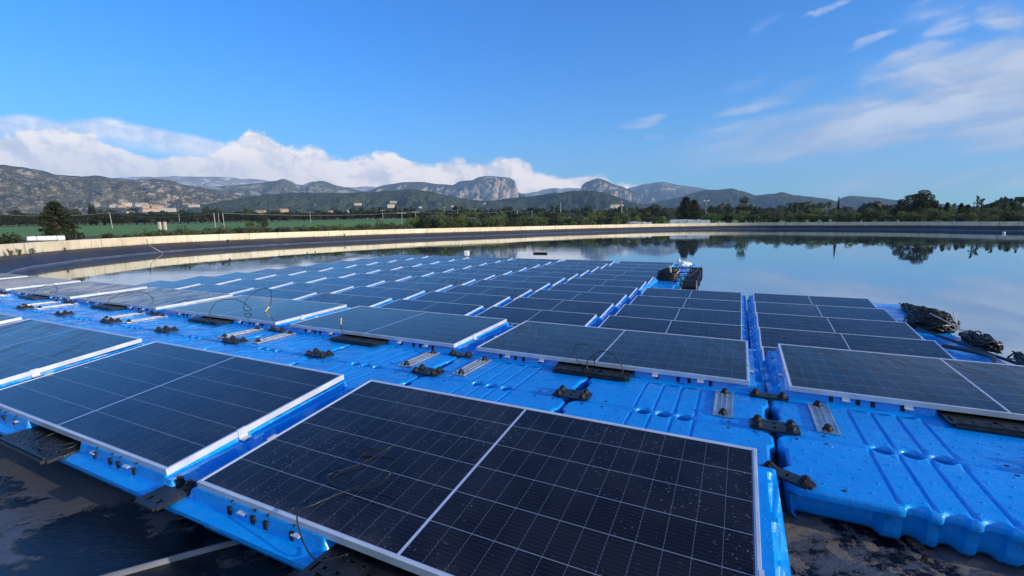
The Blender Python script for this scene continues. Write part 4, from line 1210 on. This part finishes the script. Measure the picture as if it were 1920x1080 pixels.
# weld seam on the near liner
m = MB(); a = on(618, 968, -1.43); b = on(200, 1080, -1.43); d = (b-a); pts = [a+d*(t/12.)*1.5 for t in range(13)]
s = Vector((-d.y, d.x, 0)).normalized()*.009
for i, p in enumerate(pts):
    for q in (-1, -.5, .5, 1): m.v.append((p.x+s.x*q*1.3, p.y+s.y*q*1.3, -1.4325+(.009 if abs(q) < 1 else -.012)+.006*noise.noise(p*3)))
for i in range(12):
    for k in range(3): m.f.append((i*4+k, i*4+k+1, (i+1)*4+k+1, (i+1)*4+k)); m.m.append(0)
tag(m.build('liner_seam', M['seam'], None, True), kind='structure')

# ------------------------------------------------------------------ haze
hz = MB(); hz.box(-9800, 9800, -2500, 12500, -80, 1500)
hm = D.materials.new('haze'); hm.use_nodes = True; nt = hm.node_tree
nt.nodes.remove(nt.nodes['Principled BSDF']); pv = nt.nodes.new('ShaderNodeVolumePrincipled')
pv.inputs['Color'].default_value = (.42,.66,1.,1); pv.inputs['Density'].default_value = 9.5e-5; pv.inputs['Anisotropy'].default_value = .0
nt.links.new(pv.outputs[0], nt.nodes['Material Output'].inputs['Volume'])
tag(hz.build('haze', hm), kind='stuff')

# ------------------------------------------------------------------ sky, sun, camera
SUN_DIR = Vector((.89, -.45, 0)).normalized(); EL = math.radians(13)
wd = D.worlds.new('World'); SC.world = wd; wd.use_nodes = True; nt = wd.node_tree
for n_ in list(nt.nodes): nt.nodes.remove(n_)
out = nt.nodes.new('ShaderNodeOutputWorld'); bg = nt.nodes.new('ShaderNodeBackground'); nt.links.new(bg.outputs[0], out.inputs[0])
sky = nt.nodes.new('ShaderNodeTexSky'); sky.sky_type = 'NISHITA'; sky.sun_disc = False
sky.sun_elevation = EL; sky.sun_rotation = math.atan2(SUN_DIR.x, SUN_DIR.y)
sky.air_density = 1.0; sky.dust_density = .3; sky.ozone_density = 3.0; sky.altitude = 200
bg.inputs[1].default_value = .15
class WM(Mat):
    def __init__(s): s.nt = nt
wm = WM()
tc = nt.nodes.new('ShaderNodeTexCoord'); X, Y, Z = wm.xyz(tc.outputs['Generated'])
front = Y.ramp(.02, .12)
Ys = Y.max(.05)
TX = X/Ys; TZ = Z/Ys            # tangent-plane coordinates of the sky ahead
hs = nt.nodes.new('ShaderNodeHueSaturation'); nt.links.new(sky.outputs[0], hs.inputs['Color']); hs.inputs['Saturation'].default_value = 1.12
tint = nt.nodes.new('ShaderNodeMix'); tint.data_type = 'RGBA'; tint.blend_type = 'MULTIPLY'; tint.inputs[0].default_value = 1
nt.links.new(hs.outputs[0], tint.inputs[6]); nt.links.new(wm.mix(Z.ramp(-.05,.42), (.44,.88,1.14), (.015,.68,1.26)), tint.inputs[7])
skyc = tint.outputs[2]
def vec(x, y, z):
    n_ = nt.nodes.new('ShaderNodeCombineXYZ')
    for i, q in enumerate((x, y, z)):
        if isinstance(q, S): nt.links.new(q.k, n_.inputs[i])
        else: n_.inputs[i].default_value = q
    return n_.outputs[0]
def curve(x, pts, lo, hi):               # piecewise curve through (input, output) points
    n_ = nt.nodes.new('ShaderNodeFloatCurve'); c = n_.mapping.curves[0]
    P_ = [((a-lo)/(hi-lo), b) for a, b in pts]
    c.points[0].location = P_[0]; c.points[1].location = P_[-1]
    for q in P_[1:-1]: c.points.new(*q)
    n_.mapping.update()
    sx = (x-lo)*(1/(hi-lo)); nt.links.new(sx.k, n_.inputs['Value']); return S(nt, n_.outputs[0])
def tz(x, y): d = ray(x, y); return d.x/d.y, d.z/d.y
# cumulus bank over the mountains
bank = [(-200,235),(0,250),(50,238),(100,232),(150,238),(200,262),(260,290),(330,292),(390,280),(430,262),(470,241),(510,258),(550,282),(590,268),(630,296),(680,294),(740,290),(790,306),(850,292),(900,300),(950,298),(985,302),(1010,318),(1070,324),(1130,322),(1150,342),(1200,346),(1260,350),(1330,372),(1400,400)]
bp = [(tz(a, b)[0], tz(a, b)[1]*3) for a, b in bank]
top = curve(TX, bp, bp[0][0], bp[-1][0])*(1/3.)
n1 = wm.noise(vec(TX*9, TZ*13, 0.), 1., 7, .60, .25); n2 = wm.noise(vec(TX*26, TZ*36, 3.), 1., 6, .6, .2)
nB = wm.noise(vec((TX+.022)*9, (TZ+.016)*13, 0.), 1., 7, .60, .25); nC = wm.noise(vec((TX+.008)*26, (TZ+.006)*36, 3.), 1., 6, .6, .2)
n3 = wm.noise(vec(TX*3.5+.03, TZ*6, 7.), 1., 3, .5)
edge = top-TZ+(n1-.5)*.070+(n2-.5)*.030
d1 = edge.ramp(-.003, .012)*TX.ramp(.42,.50,1.,0.)
d1 = d1*TX.ramp(-.92,-.2,.93,1.)
# veil layer above it on the left
veil = [(-300,205),(0,212),(60,212),(110,222),(170,218),(260,228),(310,240),(370,252),(430,264),(480,280),(520,300)]
vp = [(tz(a, b)[0], tz(a, b)[1]*3) for a, b in veil]
vt = curve(TX, vp, vp[0][0], vp[-1][0])*(1/3.)
nv = wm.noise(vec(TX*7, TZ*20, 11.), 1., 6, .6, .5)
dv = (vt-TZ+(nv-.5)*.03).ramp(0., .014)*(vt-TZ).ramp(.030,.075,1.,0.)*TX.ramp(-.60,-.52,1.,0.)*.62
# high streaks on the right: tilted soft blobs broken by fine noise
str1 = wm.noise(vec((TX+TZ*-.2)*3.0, (TZ-TX*.16)*11, 2.), 1., 7, .60, .9)
str2 = wm.noise(vec(TX*9, (TZ-TX*.28)*40, 9.), 1., 5, .6, .4)
WX = (wm.noise(vec(TX*5, TZ*12, 21.), 1., 4, .6)-.5)*.16; WZ = (wm.noise(vec(TX*4, TZ*14, 31.), 1., 5, .65)-.5)*.065
def blobm(x, y, rx, ry, ang, k):
    cx, cz = tz(x, y); ca, sa = math.cos(math.radians(ang)), math.sin(math.radians(ang))
    a = ((TX-cx)*ca+(TZ-cz)*sa+WX)*(F/rx/1.15); b = ((TZ-cz)*ca-(TX-cx)*sa+WZ)*(F/ry/1.3)
    return (a*a+b*b).ramp(0., 1.35, k, 0.)
acc = None
for args in ((1660,228,380,50,9,.82),(1865,140,230,62,5,.95),(1740,100,75,24,12,.75),(1880,98,120,22,4,.72),(1445,185,110,15,17,.55),(1375,252,80,9,6,.42),(1860,268,150,13,9,.42),(1885,34,60,26,-12,.72),(1790,44,95,15,20,.42),(1637,72,42,9,28,.5),(1548,20,42,7,22,.35),(1435,48,36,8,28,.28),(1388,157,42,7,10,.42),(1215,232,40,9,10,.55),(1235,262,34,6,-5,.40),(1165,272,22,5,0,.25),(1840,330,360,26,4,.60),(1700,292,330,22,5,.38),(1560,362,110,10,3,.30),(1385,347,40,9,-6,.34),(1750,352,180,9,3,.38),(1820,12,140,22,10,.35),(1015,252,14,5,0,.3),(225,126,40,6,-8,.22),(65,108,40,6,-12,.15),(1950,205,280,80,4,.85),(2300,60,330,160,8,.8)):
    q = blobm(*args); acc = q if acc is None else acc.max(q)
d2 = ((acc*1.15+str1*1.7+str2*.9-1.58).ramp(0., .80)*acc.ramp(0.,.30)*.62+acc.pow(1.6)*.38).clamp()*front
dens = d1.max(dv).max(0.)*front
# colours: cream lit tops, lilac grey hollows
shade = ((n1-nB)*2.2+(n2-nC)*.9+(n3-.5)*1.2+.62).ramp(.25,.85)
cum = wm.mix(shade, (.56,.60,.71), (1.0,.98,.955))
low = (top-TZ).ramp(.02,.09)
cum = wm.mix(low*TX.ramp(-.9,-.1,.55,.35), cum, (.86,.84,.82))
cc = nt.nodes.new('ShaderNodeMix'); cc.data_type = 'RGBA'; cc.blend_type = 'MULTIPLY'; cc.inputs[0].default_value = 1
nt.links.new(cum, cc.inputs[6]); cc.inputs[7].default_value = (8.6,7.4,6.1,1)
CUMG = cc
c2 = wm.mix(str1.ramp(.35,.65), (2.3,2.65,3.4), (4.1,4.15,4.35))
m1 = wm.mix(d2, skyc, c2)
m2 = wm.mix(dens, m1, cc.outputs[2])
back = Y.ramp(-.25,-.02,1.,0.)*Z.ramp(.02,.10)*wm.noise(vec(X*2.2, Y*2.2, Z*4.), 1., 6, .6).ramp(.44,.58)  # unseen clouds added behind the camera to neutralise the ambient light
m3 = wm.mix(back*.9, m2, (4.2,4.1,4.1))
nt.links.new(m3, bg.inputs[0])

sl = D.lights.new('sun', 'SUN'); sl.energy = 5.0; sl.angle = math.radians(.5); sl.color = (1.0, .88, .72)
so = D.objects.new('sun', sl); link(so)
sd = Vector((SUN_DIR.x*math.cos(EL), SUN_DIR.y*math.cos(EL), math.sin(EL)))
so.rotation_euler = sd.to_track_quat('Z', 'Y').to_euler(); so.location = (30, -20, 40)

cd = D.cameras.new('camera'); cam = D.objects.new('camera', cd); link(cam)
cd.sensor_width = 36; cd.lens = F/1920*36; cd.clip_start = .05; cd.clip_end = 60000
Rt = CR.transposed()
R3 = Matrix((Rt @ Vector((1,0,0)), Rt @ Vector((0,0,1)), Rt @ Vector((0,-1,0)))).transposed()
cam.matrix_world = R3.to_4x4()
SC.camera = cam
SC.view_settings.view_transform = 'Standard'; SC.view_settings.look = 'None'; SC.view_settings.gamma = 1; SC.view_settings.exposure = .62
SC.cycles.volume_bounces = 0; SC.cycles.max_bounces = 8; SC.cycles.caustics_reflective = False; SC.cycles.caustics_refractive = False
SC.cycles.use_denoising = True
